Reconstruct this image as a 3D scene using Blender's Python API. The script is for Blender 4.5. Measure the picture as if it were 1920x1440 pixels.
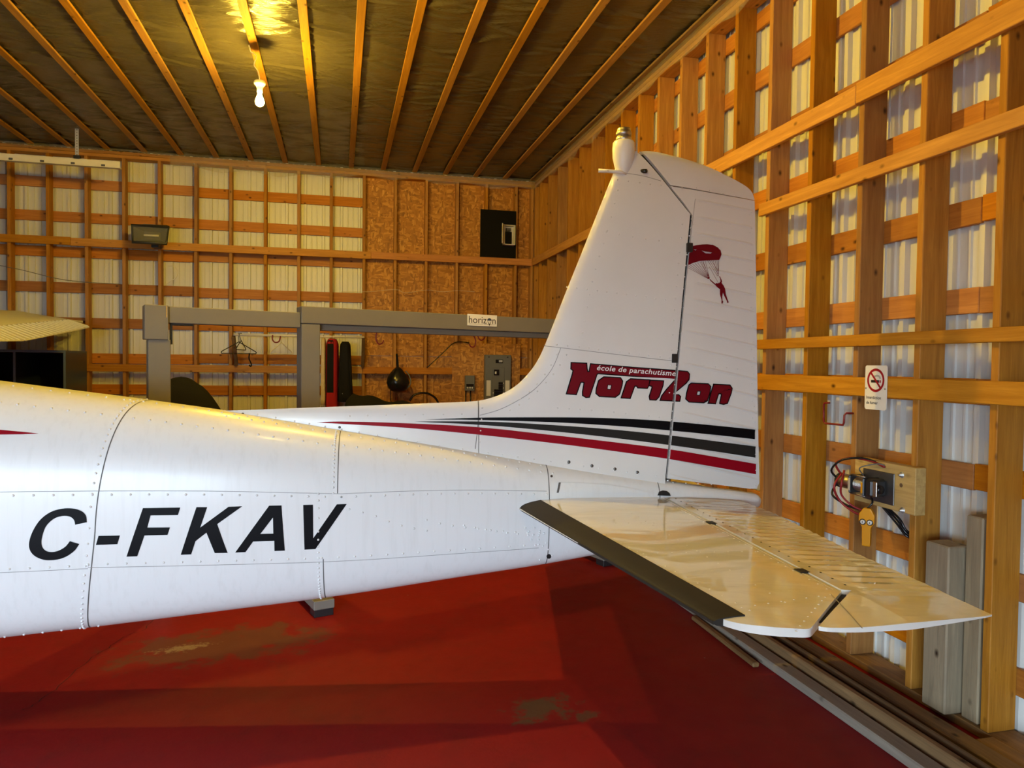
import bpy, bmesh, math, random
import numpy as np
from mathutils import Vector, Matrix
from mathutils.geometry import tessellate_polygon
random.seed(7); np.random.seed(7)
D = bpy.data
for o in list(D.objects): D.objects.remove(o, do_unlink=True)
SC = bpy.context.scene
COL = SC.collection

# ------------------------------------------------------------------ camera
FPX, YAW, PITCH, ROLL, EYE = 1344.96, .23724, .028019, .01165, 1.536
fw = np.array([math.sin(YAW)*math.cos(PITCH), math.cos(YAW)*math.cos(PITCH), -math.sin(PITCH)])
rt = np.array([math.cos(YAW), -math.sin(YAW), 0.0]); up = np.cross(rt, fw)
rt, up = math.cos(ROLL)*rt+math.sin(ROLL)*up, -math.sin(ROLL)*rt+math.cos(ROLL)*up
CAMP = np.array([0, 0, EYE])
cd = D.cameras.new('camera'); cd.sensor_width = 36; cd.lens = FPX/1920*36; cd.clip_start = .05; cd.clip_end = 200
cam = D.objects.new('camera', cd); COL.objects.link(cam)
cam.matrix_world = Matrix(((rt[0], up[0], -fw[0], 0), (rt[1], up[1], -fw[1], 0), (rt[2], up[2], -fw[2], EYE), (0, 0, 0, 1)))
SC.camera = cam

# ------------------------------------------------------------------ light and exposure
w = D.worlds.new('sky'); SC.world = w; w.use_nodes = True      # an even bright overcast sky; it enters by the open hangar door behind the camera
wb = w.node_tree.nodes['Background']; wb.inputs[0].default_value = (.66, .84, 1, 1); wb.inputs[1].default_value = 28.0
BULB_E, BULB_E2, BULB_E3, BULB_C = 2150, 3300, 900, (1.0, .66, .065)
DX0, DX1, DZ, YF = -6.2, -1.2, 2.15, -4.0                               # the door opening in the front wall
ld = D.lights.new('door_portal', 'AREA'); ld.shape = 'RECTANGLE'; ld.size = DX1-DX0; ld.size_y = DZ; ld.cycles.is_portal = True
lo = D.objects.new('door_portal', ld); COL.objects.link(lo); lo.location = ((DX0+DX1)/2, YF-.06, DZ/2); lo.rotation_euler = (math.radians(90), 0, 0)
vs = SC.view_settings; vs.view_transform = 'Standard'; vs.look = 'None'; vs.gamma = 1; vs.use_curve_mapping = False
vs.exposure = 0.0

# ------------------------------------------------------------------ measuring helpers (a pixel of the photograph and one known coordinate -> a point)
def ray(x, y): return fw*FPX + rt*(x-960) - up*(y-720)
def UX(x, y, X): d = ray(x, y); return CAMP + d*(X/d[0])
def UY(x, y, Y): d = ray(x, y); return CAMP + d*(Y/d[1])
def UZ(x, y, Z): d = ray(x, y); return CAMP + d*((Z-EYE)/d[2])

# ------------------------------------------------------------------ materials
class NT:
    def __init__(s, name):
        s.m = D.materials.new(name); s.m.use_nodes = True; s.t = s.m.node_tree; s.b = s.t.nodes['Principled BSDF']
    def n(s, typ, ins=None, **kw):
        nd = s.t.nodes.new(typ)
        for k, v in kw.items(): setattr(nd, k, v)
        if ins:
            for k, v in ins.items(): s.set(nd.inputs[k], v)
        return nd
    def set(s, sock, v):
        if isinstance(v, bpy.types.NodeSocket): s.t.links.new(v, sock)
        else: sock.default_value = v
    def P(s, **kw):
        for k, v in kw.items(): s.set(s.b.inputs[k.replace('_', ' ')], v)
    def math(s, op, a, b=0.0, c=0.0, clamp=False):
        nd = s.n('ShaderNodeMath', {0: a, 1: b, 2: c}, operation=op); nd.use_clamp = clamp; return nd.outputs[0]
    def vmath(s, op, a, b): return s.n('ShaderNodeVectorMath', {0: a, 1: b}, operation=op).outputs[0]
    def mix(s, f, a, b, mode='MIX'):
        nd = s.n('ShaderNodeMix', data_type='RGBA', blend_type=mode); s.set(nd.inputs[0], f); s.set(nd.inputs[6], a); s.set(nd.inputs[7], b); return nd.outputs[2]
    def ramp(s, f, stops, interp='LINEAR'):
        nd = s.n('ShaderNodeValToRGB', {0: f}); e = nd.color_ramp.elements; nd.color_ramp.interpolation = interp
        while len(e) < len(stops): e.new(.5)
        for el, (p, c) in zip(e, stops): el.position = p; el.color = c if len(c) == 4 else (*c, 1)
        return nd.outputs[0]
    def noise(s, vec, scale, detail=4, rough=.55, dist=0):
        return s.n('ShaderNodeTexNoise', {'Vector': vec, 'Scale': scale, 'Detail': detail, 'Roughness': rough, 'Distortion': dist}).outputs[0]
    def bump(s, h, strength=.3, dist=.01): return s.n('ShaderNodeBump', {'Height': h, 'Strength': strength, 'Distance': dist}).outputs[0]
    def obj(s): return s.n('ShaderNodeTexCoord').outputs['Object']
    def rnd(s): return s.n('ShaderNodeObjectInfo').outputs['Random']
def C(r, g, b): return (r, g, b, 1)

def wood(name, dark, light, grey=None, knots=.5, rough=.62, vary=.35):
    m = NT(name); o = m.obj(); r = m.rnd()
    v = m.vmath('ADD', o, m.n('ShaderNodeCombineXYZ', {0: m.math('MULTIPLY', r, 37.), 1: m.math('MULTIPLY', r, 11.), 2: m.math('MULTIPLY', r, 5.)}).outputs[0])
    vst = m.vmath('MULTIPLY', v, (1.1, 16, 16))
    g = m.noise(vst, 2.2, 5, .6, .6); fine = m.noise(m.vmath('MULTIPLY', v, (6, 120, 120)), 2, 3, .6)
    col = m.ramp(m.math('ADD', m.math('MULTIPLY', g, .8), m.math('MULTIPLY', fine, .2)), [(.3, dark), (.55, [(a+b)/2 for a, b in zip(dark, light)]), (.72, light)])
    if grey: col = m.mix(m.math('MULTIPLY', m.noise(v, 3, 4), .8, clamp=True), col, C(*grey))
    kn = m.n('ShaderNodeTexVoronoi', {'Vector': m.vmath('MULTIPLY', v, (5.5, 9, 9)), 'Scale': 1.2, 'Randomness': 1}).outputs['Distance']
    km = m.math('MULTIPLY', m.math('SUBTRACT', 1., m.math('MULTIPLY', kn, 6.2), clamp=True), knots*2.6, clamp=True)
    col = m.mix(km, col, C(dark[0]*.22, dark[1]*.18, dark[2]*.15))
    hs = m.n('ShaderNodeHueSaturation', {'Color': col, 'Value': m.math('ADD', 1-vary/2, m.math('MULTIPLY', r, vary)), 'Saturation': m.math('ADD', .92, m.math('MULTIPLY', m.math('FRACT', m.math('MULTIPLY', r, 7.3)), .16))})
    m.P(Base_Color=hs.outputs[0], Roughness=rough, Normal=m.bump(m.math('ADD', g, fine), .25, .004)); m.b.inputs['Specular IOR Level'].default_value = .3
    return m.m
def plain(name, col, rough=.5, metal=0, var=.12, scale=8, bump=0, spec=.5, coat=0):
    m = NT(name); nz = m.noise(m.obj(), scale, 4)
    c = m.mix(nz, C(*[max(0, x*(1-var)) for x in col]), C(*[min(1, x*(1+var)) for x in col]))
    m.P(Base_Color=c, Roughness=rough, Metallic=metal); m.b.inputs['Specular IOR Level'].default_value = spec; m.b.inputs['Coat Weight'].default_value = coat
    if bump: m.P(Normal=m.bump(m.noise(m.obj(), scale*4, 4), bump, .01))
    return m.m
M = {}
M['pine'] = wood('pine_framing', (.31, .125, .020), (.55, .265, .050))
M['pine_face'] = wood('pine_board', (.40, .165, .022), (.64, .31, .052))
M['ceilwood'] = wood('ceiling_pine', (.27, .12, .022), (.45, .225, .05), vary=.25)
M['strap'] = wood('pine_strapping', (.36, .125, .018), (.58, .24, .042), vary=.45)
M['old'] = wood('weathered_lumber', (.16, .125, .09), (.36, .30, .22), grey=(.30, .27, .23), vary=.4)
M['brownlum'] = wood('brown_lumber', (.13, .075, .035), (.30, .18, .08), vary=.4)
M['greywood'] = wood('grey_timber', (.15, .11, .065), (.46, .36, .22), grey=(.33, .275, .195), knots=.5, vary=.3)
M['blond'] = wood('blond_lumber', (.42, .27, .10), (.66, .47, .19), vary=.2, knots=.2)
M['greypaint'] = plain('grey_paint', (.185, .168, .142), .55, var=.10, scale=6, bump=.12)
M['black'] = plain('black_paint', (.006, .005, .004), .6, spec=.12)
M['blackcloth'] = plain('black_cloth', (.009, .0085, .009), .85, bump=.3, scale=20, spec=.2)
M['blackmetal'] = plain('black_metal', (.02, .02, .021), .35)
M['blackplastic'] = plain('black_plastic', (.012, .012, .013), .22)
M['navy'] = plain('navy_laminate', (.035, .055, .115), .32)
M['navy_edge'] = plain('navy_edge', (.10, .15, .24), .4)
M['red'] = plain('red_metal', (.20, .010, .012), .35)
M['redcloth'] = plain('red_cloth', (.36, .015, .022), .8, bump=.3, scale=18, spec=.2)
M['cream_cloth'] = plain('cream_cloth', (.62, .50, .33), .85, var=.3, scale=14, bump=.4, spec=.2)
M['white_plastic'] = plain('white_plastic', (.75, .72, .66), .4, var=.05)
M['white_sign'] = plain('white_sign', (.80, .79, .76), .35, var=.03)
M['steel'] = plain('steel', (.52, .50, .47), .38, metal=1, var=.15, scale=30)
M['galv'] = plain('galvanised_steel', (.62, .62, .60), .45, metal=.7, var=.15, scale=30)
M['darksteel'] = plain('dark_steel', (.16, .155, .15), .45, metal=.8, var=.2, scale=20)
M['panelgrey'] = plain('panel_grey', (.15, .15, .135), .45)
M['yellow'] = plain('yellow_plastic', (.78, .33, .004), .42, var=.06, spec=.3)
M['redcable'] = plain('red_cable', (.28, .012, .014), .45)
M['print_black'] = plain('black_print', (.014, .012, .013), .35)
M['print_red'] = plain('red_print', (.33, .008, .018), .32, var=.04)
M['vinyl_black'] = plain('black_vinyl', (.0035, .0033, .0045), .5, var=.05, spec=.10)
M['vinyl_grey'] = plain('charcoal_vinyl', (.022, .020, .018), .5, var=.05, spec=.12)
M['vinyl_red'] = plain('crimson_vinyl', (.27, .002, .011), .48, var=.05, spec=.12)
M['vinyl_dkred'] = plain('dark_red_vinyl', (.15, .003, .009), .48, var=.05, spec=.12)
M['vinyl_white'] = plain('white_vinyl', (.80, .79, .78), .30, var=.03)
M['rubber'] = plain('boot_rubber', (.026, .022, .018), .7, var=.15, scale=14, spec=.2)
M['seam'] = plain('dark_seam', (.10, .095, .09), .6)  # dark grey of the panel joint lines
M['ltseam'] = plain('light_seam', (.30, .29, .28), .6)
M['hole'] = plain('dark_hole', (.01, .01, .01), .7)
# aircraft paint
m = NT('white_aircraft_paint'); o = m.obj()
st = m.noise(m.vmath('MULTIPLY', o, (26, 26, 1.4)), 1.6, 4, .6)
gr = m.math('MULTIPLY', m.math('SUBTRACT', st, .5, clamp=True), .9, clamp=True)
m.P(Base_Color=m.mix(gr, C(.80, .80, .79), C(.60, .585, .55)), Roughness=.34, Normal=m.bump(m.noise(o, 5.5, 2, .4), .05, .02)); m.b.inputs['Coat Weight'].default_value = .12; m.b.inputs['Coat Roughness'].default_value = .12
M['paint'] = m.m
m = NT('stabilizer_paint'); o = m.obj()
m.P(Base_Color=m.mix(m.noise(o, 3, 3), C(.80, .79, .74), C(.74, .71, .63)), Roughness=.10, Normal=m.bump(m.noise(m.vmath('MULTIPLY', o, (2.2, 4.5, 1)), 1.7, 3, .45, .5), .16, .03)); m.b.inputs['Coat Weight'].default_value = .6; m.b.inputs['Coat Roughness'].default_value = .03
M['stabpaint'] = m.m
m = NT('fin_paint'); o = m.obj()
m.P(Base_Color=m.mix(m.noise(o, 6, 3), C(.76, .74, .72), C(.70, .675, .65)), Roughness=.3, Normal=m.bump(m.noise(o, 260, 2), .04, .002)); m.b.inputs['Coat Weight'].default_value = .15
M['finpaint'] = m.m
# metal siding
m = NT('painted_siding'); o = m.obj()
m.P(Base_Color=m.mix(m.noise(m.vmath('MULTIPLY', o, (14, 14, .8)), 2, 4), C(.62, .615, .575), C(.74, .73, .69)), Roughness=.42, Metallic=.0)
M['siding'] = m.m
# OSB
m = NT('oriented_strand_board'); o = m.obj()
v1 = m.n('ShaderNodeTexVoronoi', {'Vector': m.vmath('ADD', m.vmath('MULTIPLY', o, (13, 13, 42)), m.n('ShaderNodeTexNoise', {'Vector': o, 'Scale': 9., 'Detail': 2.}).outputs[1]), 'Scale': 1.0, 'Randomness': 1})
v2 = m.n('ShaderNodeTexVoronoi', {'Vector': m.vmath('MULTIPLY', o, (44, 44, 15)), 'Scale': 1.0, 'Randomness': 1})
ca = m.ramp(v1.outputs['Color'], [(.0, (.26, .095, .010)), (.5, (.46, .19, .022)), (1., (.70, .34, .06))]); cb = m.ramp(v2.outputs['Color'], [(0, (.23, .085, .010)), (.6, (.48, .20, .026)), (1., (.74, .38, .07))])
m.P(Base_Color=m.mix(m.math('GREATER_THAN', m.noise(o, 11, 3), .5), ca, cb), Roughness=.6, Normal=m.bump(v1.outputs['Color'], .2, .004))
M['osb'] = m.m
# ceiling vapour barrier
m = NT('black_vapour_barrier'); o = m.obj()
n1 = m.noise(m.vmath('MULTIPLY', m.n('ShaderNodeMapping', {'Vector': o, 'Rotation': (0, 0, .35)}).outputs[0], (2.2, 14, 1)), 1.6, 4, .6, 1.2)
n2 = m.noise(m.vmath('MULTIPLY', m.n('ShaderNodeMapping', {'Vector': o, 'Rotation': (0, 0, -.3)}).outputs[0], (3.5, 22, 1)), 1.7, 4, .55, .8)
h = m.math('ADD', m.math('ABSOLUTE', m.math('SUBTRACT', n1, .5)), m.math('MULTIPLY', m.math('ABSOLUTE', m.math('SUBTRACT', n2, .5)), .7))
m.P(Base_Color=m.mix(m.noise(o, 1.4, 4), C(.050, .041, .029), C(.098, .083, .060)), Roughness=.25, Normal=m.bump(h, .4, .03)); m.b.inputs['Specular IOR Level'].default_value = 1.0
M['poly'] = m.m
m = NT('clear_poly_film'); o = m.obj()
m.P(Base_Color=C(.80, .74, .66), Roughness=.16, Alpha=.26, Normal=m.bump(m.noise(m.vmath('MULTIPLY', o, (9, 9, 6)), 3, 4, .6, 1.5), 1., .05))
M['film'] = m.m
for nm, st in (('bulb', BULB_E), ('bulb2', BULB_E2), ('bulb3', BULB_E3)):
    m = NT(nm+'_glow'); em = m.n('ShaderNodeEmission', {'Color': C(*BULB_C), 'Strength': float(st)}); m.t.links.new(em.outputs[0], m.t.nodes['Material Output'].inputs[0]); M[nm] = m.m
m = NT('lamp_glass'); m.P(Base_Color=C(.5, .52, .5), Roughness=.06, Alpha=.22); M['glass'] = m.m
# red floor
m = NT('red_painted_concrete'); o = m.obj()
base = m.mix(m.noise(o, .9, 5, .6), C(.20, .007, .009), C(.32, .011, .013))
base = m.mix(m.math('MULTIPLY', m.math('SUBTRACT', m.noise(o, 5, 6, .7), .48, clamp=True), 1.6, clamp=True), base, C(.13, .014, .013))
sxyz = m.n('ShaderNodeSeparateXYZ', {0: o})
def spot(px, py, rx, ry, rot, thr, amt, sc):
    c = UZ(px, py, 0)
    dx = m.math('SUBTRACT', sxyz.outputs[0], float(c[0])); dy = m.math('SUBTRACT', sxyz.outputs[1], float(c[1]))
    cr, sr = math.cos(rot), math.sin(rot)
    u = m.math('DIVIDE', m.math('ADD', m.math('MULTIPLY', dx, cr), m.math('MULTIPLY', dy, sr)), rx); v = m.math('DIVIDE', m.math('SUBTRACT', m.math('MULTIPLY', dy, cr), m.math('MULTIPLY', dx, sr)), ry)
    d = m.math('SQRT', m.math('ADD', m.math('MULTIPLY', u, u), m.math('MULTIPLY', v, v)))
    nz = m.noise(o, sc, 6, .7)
    return m.math('MULTIPLY', m.math('MULTIPLY', m.math('SUBTRACT', m.math('ADD', m.math('SUBTRACT', 1., d), m.math('MULTIPLY', m.math('SUBTRACT', nz, .5), 2.6)), thr), 3., clamp=True), amt, clamp=True)
s1 = spot(420, 1208, .60, .28, .08, .05, .85, 7.); s1b = spot(345, 1215, .26, .09, .25, .45, .8, 34.); s2 = spot(1015, 1325, .20, .16, .3, .25, .85, 9.); s3 = spot(1105, 1340, .10, .06, .5, .3, .7, 12.); s4 = spot(980, 1355, .07, .04, 0, .3, .7, 14.); s5 = spot(560, 1195, .22, .12, .3, .3, .5, 10.)
col = m.mix(s1, base, C(.155, .055, .035)); col = m.mix(s5, col, C(.16, .06, .04)); col = m.mix(s1b, col, C(.36, .25, .14))
for s in (s2, s3, s4): col = m.mix(s, col, C(.105, .075, .042))
fl = m.n('ShaderNodeTexVoronoi', {'Vector': o, 'Scale': 5.5, 'Randomness': 1}).outputs['Distance']
col = m.mix(m.math('MULTIPLY', m.math('LESS_THAN', fl, .035), m.math('GREATER_THAN', m.noise(o, 2.2, 2), .56)), col, C(.33, .22, .15))
m.P(Base_Color=col, Roughness=m.math('ADD', .42, m.math('MULTIPLY', m.noise(o, 6, 4), .25)), Normal=m.bump(m.noise(o, 40, 5, .65), .18, .006)); m.b.inputs['Specular IOR Level'].default_value = .22
M['floor'] = m.m
M['backing'] = plain('dark_backing', (.10, .085, .07), .9)

# ------------------------------------------------------------------ mesh helpers
def tag(o, label=None, cat=None, group=None, kind=None):
    for k, v in (('label', label), ('category', cat), ('group', group), ('kind', kind)):
        if v: o[k] = v
    return o
def link(name, me, mat=None, parent=None, loc=None, rot=None, M4=None):
    o = D.objects.new(name, me); COL.objects.link(o)
    if mat is not None and me is not None and len(me.materials) == 0: me.materials.append(M[mat] if isinstance(mat, str) else mat)
    if parent is not None: o.parent = parent
    if M4 is not None: o.matrix_local = M4
    if loc is not None: o.location = loc
    if rot is not None: o.rotation_euler = rot
    return o
def mk(name, v, f, mat, parent=None, smooth=False, sharp=None, **kw):
    me = D.meshes.new(name); me.from_pydata([tuple(map(float, p)) for p in v], [], [tuple(map(int, q)) for q in f]); me.update()
    if smooth: me.polygons.foreach_set('use_smooth', [True]*len(me.polygons))
    if smooth and sharp: me.set_sharp_from_angle(angle=math.radians(sharp))
    return link(name, me, mat, parent, **kw)
def empty(name, loc=(0, 0, 0), rz=0, parent=None):
    o = D.objects.new(name, None); COL.objects.link(o); o.location = loc; o.rotation_euler = (0, 0, rz); o.empty_display_size = .1
    if parent: o.parent = parent
    return o
def boxgeo(cx, cy, cz, sx, sy, sz, bev=0):
    bm = bmesh.new(); bmesh.ops.create_cube(bm, size=1, matrix=Matrix.Translation((cx, cy, cz)) @ Matrix.Diagonal((sx, sy, sz, 1)))
    if bev: bmesh.ops.bevel(bm, geom=bm.edges[:], offset=min(bev, .45*min(sx, sy, sz)), segments=1, affect='EDGES')
    return bm
def bmobj(name, bm, mat, parent=None, smooth=False, **kw):
    me = D.meshes.new(name); bm.to_mesh(me); bm.free()
    if smooth: me.polygons.foreach_set('use_smooth', [True]*len(me.polygons))
    return link(name, me, mat, parent, **kw)
def box(name, lo, hi, mat, parent=None, bev=.002, **kw):
    c = [(a+b)/2 for a, b in zip(lo, hi)]; s = [abs(b-a) for a, b in zip(lo, hi)]
    o = bmobj(name, boxgeo(0, 0, 0, *s, bev), mat, parent, **kw); o.location = c; return o
_bc = {}
def board(name, lo, hi, mat, parent=None, bev=.003):
    """a wooden board; its long side is local x so that the grain runs along it; alike boards share a mesh"""
    c = [(a+b)/2 for a, b in zip(lo, hi)]; s = [abs(b-a) for a, b in zip(lo, hi)]
    ax = s.index(max(s)); dims = {0: s, 1: [s[1], s[0], s[2]], 2: [s[2], s[1], s[0]]}[ax]
    key = (mat,)+tuple(round(x, 4) for x in dims)
    if key not in _bc:
        bm = boxgeo(0, 0, 0, *dims, bev); me = D.meshes.new(name); bm.to_mesh(me); bm.free(); me.materials.append(M[mat]); _bc[key] = me
    o = link(name, _bc[key], None, parent); o.location = c
    if ax == 1: o.rotation_euler = (0, 0, math.pi/2)
    if ax == 2: o.rotation_euler = (0, -math.pi/2, 0)
    return o
def tubegeo(pts, r, n=8, closed=False):
    pts = [np.array(p, float) for p in pts]; V = []; F = []; N = len(pts); u = None
    rr = r if hasattr(r, '__len__') else [r]*N
    for i, p in enumerate(pts):
        a = pts[(i-1) % N] if (closed or i > 0) else p; b = pts[(i+1) % N] if (closed or i < N-1) else p
        t = b-a; t = t/(np.linalg.norm(t)+1e-12)
        if u is None: u = np.cross(t, [0, 0, 1.]); u = np.cross(t, [1., 0, 0]) if np.linalg.norm(u) < .1 else u
        u = u-t*(u@t); u /= np.linalg.norm(u)+1e-12; v = np.cross(t, u)
        for k in range(n):
            an = 2*math.pi*k/n; V.append(p+rr[i]*(math.cos(an)*u+math.sin(an)*v))
    for i in range(N if closed else N-1):
        for k in range(n):
            a, b = i*n+k, i*n+(k+1) % n; c, d = ((i+1) % N)*n+(k+1) % n, ((i+1) % N)*n+k; F.append((a, b, c, d))
    if not closed: F.append(tuple(range(n))[::-1]); F.append(tuple(range((N-1)*n, N*n)))
    return V, F
def tube(name, pts, r, mat, parent=None, n=8, closed=False, **kw):
    V, F = tubegeo(pts, r, n, closed); return mk(name, V, F, mat, parent, True, **kw)
def smoothpath(pts, k=6):
    P = [np.array(p, float) for p in pts]; out = []
    for i in range(len(P)-1):
        p0, p1, p2, p3 = P[max(i-1, 0)], P[i], P[i+1], P[min(i+2, len(P)-1)]
        for j in range(k):
            t = j/k; out.append(.5*((2*p1)+(p2-p0)*t+(2*p0-5*p1+4*p2-p3)*t*t+(3*p1-p0-3*p2+p3)*t**3))
    out.append(P[-1]); return out
def lathegeo(prof, n=24, base=(0, 0, 0)):
    V = []; F = []; k = len(prof)
    for r, z in prof:
        for i in range(n):
            a = 2*math.pi*i/n; V.append((base[0]+r*math.cos(a), base[1]+r*math.sin(a), base[2]+z))
    for j in range(k-1):
        for i in range(n): F.append((j*n+i, j*n+(i+1) % n, (j+1)*n+(i+1) % n, (j+1)*n+i))
    F.append(tuple(range(n))[::-1]); F.append(tuple(range((k-1)*n, k*n))); return V, F
def lathe(name, prof, mat, parent=None, n=24, **kw):
    V, F = lathegeo(prof, n); return mk(name, V, F, mat, parent, True, **kw)
def flatmesh(polys, grid=None):
    """polys: list of (outer, [holes]) in 2D -> triangles cut by a grid; returns verts2d, faces"""
    bm = bmesh.new()
    for outer, holes in polys:
        loops = [[Vector((p[0], p[1], 0)) for p in outer]]+[[Vector((p[0], p[1], 0)) for p in h] for h in holes]
        flat = [v for l in loops for v in l]; vs_ = [bm.verts.new(v) for v in flat]
        for t in tessellate_polygon(loops):
            try: bm.faces.new([vs_[i] for i in t])
            except ValueError: pass
    return cutgrid(bm, grid)
def cutgrid(bm, grid):
    if grid:
        bb = np.array([v.co[:2] for v in bm.verts])
        for ax in (0, 1):
            g = grid[ax]
            if not g: continue
            lo, hi = bb[:, ax].min(), bb[:, ax].max()
            xs = g if hasattr(g, '__len__') else np.arange(math.floor(lo/g)*g+g, hi, g)
            for x in xs:
                if lo < x < hi:
                    co = [0, 0, 0]; no = [0, 0, 0]; co[ax] = x; no[ax] = 1
                    bmesh.ops.bisect_plane(bm, geom=bm.verts[:]+bm.edges[:]+bm.faces[:], dist=1e-6, plane_co=co, plane_no=no)
    bmesh.ops.recalc_face_normals(bm, faces=bm.faces[:])
    bm.verts.index_update(); V = [(v.co.x, v.co.y) for v in bm.verts]
    F = [[v.index for v in f.verts] for f in bm.faces]
    for i, f in enumerate(F):
        a = sum(V[f[k]][0]*V[f[(k+1) % len(f)]][1]-V[f[(k+1) % len(f)]][0]*V[f[k]][1] for k in range(len(f)))
        if a < 0: F[i] = f[::-1]
    bm.free(); return V, F
def ngrid(poly, grid):
    bm = bmesh.new(); bm.faces.new([bm.verts.new((p[0], p[1], 0)) for p in poly]); return cutgrid(bm, grid)
def inflate(V, F, top, bot):
    """two skins over a planform, closed along its outline"""
    n = len(V); W = [top(*p) for p in V]+[bot(*p) for p in V]; G = [tuple(f) for f in F]+[tuple(i+n for i in f[::-1]) for f in F]
    cnt = {}
    for f in F:
        for i in range(len(f)): cnt[(f[i], f[(i+1) % len(f)])] = 1
    for (a, b) in cnt:
        if (b, a) not in cnt: G.append((b, a, a+n, b+n))
    return W, G
def offsetpoly(p, d):
    p = [np.array(q, float) for q in p]; n = len(p); ar = sum(p[i][0]*p[(i+1) % n][1]-p[(i+1) % n][0]*p[i][1] for i in range(n)); sg = 1 if ar > 0 else -1; out = []
    for i in range(n):
        e1 = p[i]-p[i-1]; e2 = p[(i+1) % n]-p[i]; e1 /= np.linalg.norm(e1)+1e-9; e2 /= np.linalg.norm(e2)+1e-9
        n1 = sg*np.array([e1[1], -e1[0]]); n2 = sg*np.array([e2[1], -e2[0]]); b = n1+n2; L = b@b
        out.append(p[i]+(b*(2/L) if L > .9 else n1+n2*.3)*d)
    return out
def textgeo(s, shear=0, bold=0, space=1.0):
    cu = D.curves.new('t', 'FONT'); cu.body = s; cu.size = 1; cu.shear = shear; cu.offset = bold; cu.resolution_u = 3; cu.space_character = space
    ob = D.objects.new('t', cu); COL.objects.link(ob); dg = bpy.context.evaluated_depsgraph_get(); dg.update()
    me = D.meshes.new_from_object(ob.evaluated_get(dg)); V = [(v.co.x, v.co.y) for v in me.vertices]; F = [tuple(p.vertices) for p in me.polygons]
    D.objects.remove(ob, do_unlink=True); D.meshes.remove(me)
    a = np.array(V); a -= a.min(0); return a, F   # starts at 0,0
def join(parts):
    V = []; F = []
    for v, f in parts:
        k = len(V); V += [tuple(map(float, p)) for p in v]; F += [tuple(i+k for i in q) for q in f]
    return V, F
def bx(lo, hi):
    x0, y0, z0 = lo; x1, y1, z1 = hi
    return [(x0, y0, z0), (x1, y0, z0), (x1, y1, z0), (x0, y1, z0), (x0, y0, z1), (x1, y0, z1), (x1, y1, z1), (x0, y1, z1)], [(0, 3, 2, 1), (4, 5, 6, 7), (0, 1, 5, 4), (1, 2, 6, 5), (2, 3, 7, 6), (3, 0, 4, 7)]
def fbm(x, y, seed=0, octv=4):
    r = np.random.RandomState(seed); out = 0
    for i in range(octv):
        for k in range(4):
            a = r.uniform(0, 6.28); fr = 2**i*r.uniform(.7, 1.4); out = out+np.sin((x*math.cos(a)+y*math.sin(a))*fr+r.uniform(0, 6.28))/(2**i)/4
    return out

# ================================================================== THE SETTING
XR, YB, ZC, XL, S16 = 2.60, 9.565, 4.08, -9.0, .4064
floor = mk('floor', [(XL-.2, YF-.05, 0), (XR+.22, YF-.05, 0), (XR+.22, YB+.22, 0), (XL-.2, YB+.22, 0)], [(0, 1, 2, 3)], 'floor'); tag(floor, kind='structure')
M['apron'] = plain('concrete_apron', (.20, .195, .185), .85, var=.2, scale=3)
tag(mk('floor_apron', [(-40, -50, -.004), (40, -50, -.004), (40, YF-.05, -.004), (-40, YF-.05, -.004)], [(0, 1, 2, 3)], 'apron'), kind='structure')
cp_ = smoothpath([UZ(x, y, 0) for x, y in ((40, 1332), (62, 1322), (110, 1286), (165, 1238), (200, 1216), (240, 1190), (265, 1183), (290, 1160))], 5); V = []
for i, p in enumerate(cp_): jx = .006*math.sin(i*2.3)+.004*math.sin(i*5.1); V += [(p[0]+jx, p[1], .0008), (p[0]+jx+.004, p[1]+.003, .0008)]
M['crack'] = plain('crack', (.05, .006, .006), .8); mk('crack', V, [(2*i, 2*i+1, 2*i+3, 2*i+2) for i in range(len(cp_)-1)], 'crack', floor)
wr = box('wall_right', (XR+.185, YF, 0), (XR+.215, YB+.2, ZC+.16), 'backing'); tag(wr, kind='structure')
wbk = box('wall_back', (XL, YB+.185, 0), (XR+.18, YB+.215, ZC+.16), 'backing'); tag(wbk, kind='structure')
wl = box('wall_left', (XL-.04, YF, 0), (XL, YB+.2, ZC+.16), 'siding'); tag(wl, kind='structure')
def attach(o, p):
    """parent without moving (parents of the setting are only shifted, never turned)"""
    o.parent = p; o.location = Vector(o.location)-p.location; return o
# front wall with the open hangar door behind the camera
V, F = join([bx((XL, YF-.05, 0), (DX0, YF, ZC+.12)), bx((DX1, YF-.05, 0), (XR+.2, YF, ZC+.12)), bx((DX0, YF-.05, DZ), (DX1, YF, ZC+.12))])
tag(mk('wall_front', V, F, 'siding'), kind='structure')

# siding sheets: ribbed profile, one mesh shared by all sheets of a wall
def sheet_mesh(width, h):
    prof = []; pitch = width/4
    for k in range(4):
        x = k*pitch
        prof += [(x, 0), (x+.006, -.026), (x+.034, -.026), (x+.040, 0), (x+.092, 0), (x+.095, -.010), (x+.107, -.010), (x+.110, 0), (x+.160, 0), (x+.163, -.010), (x+.175, -.010), (x+.178, 0)]
    prof.append((width, 0)); V = []; F = []
    for x, d in prof: V += [(x, d, 0), (x, d, h)]
    for i in range(len(prof)-1): F.append((2*i, 2*i+2, 2*i+3, 2*i+1))
    me = D.meshes.new('siding_sheet'); me.from_pydata(V, [], F); me.update(); me.materials.append(M['siding']); return me
SHW = .9144; shm = sheet_mesh(SHW, ZC)
x = XR+.15
while x > XL:
    x -= SHW; attach(link('siding_sheet', shm, loc=(x, YB+.183, 0)), wbk)
y = YB+.15
while y > -2:
    o = link('siding_sheet', shm, loc=(XR+.183, y, 0), rot=(0, 0, -math.pi/2)); attach(o, wr); y -= SHW
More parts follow.
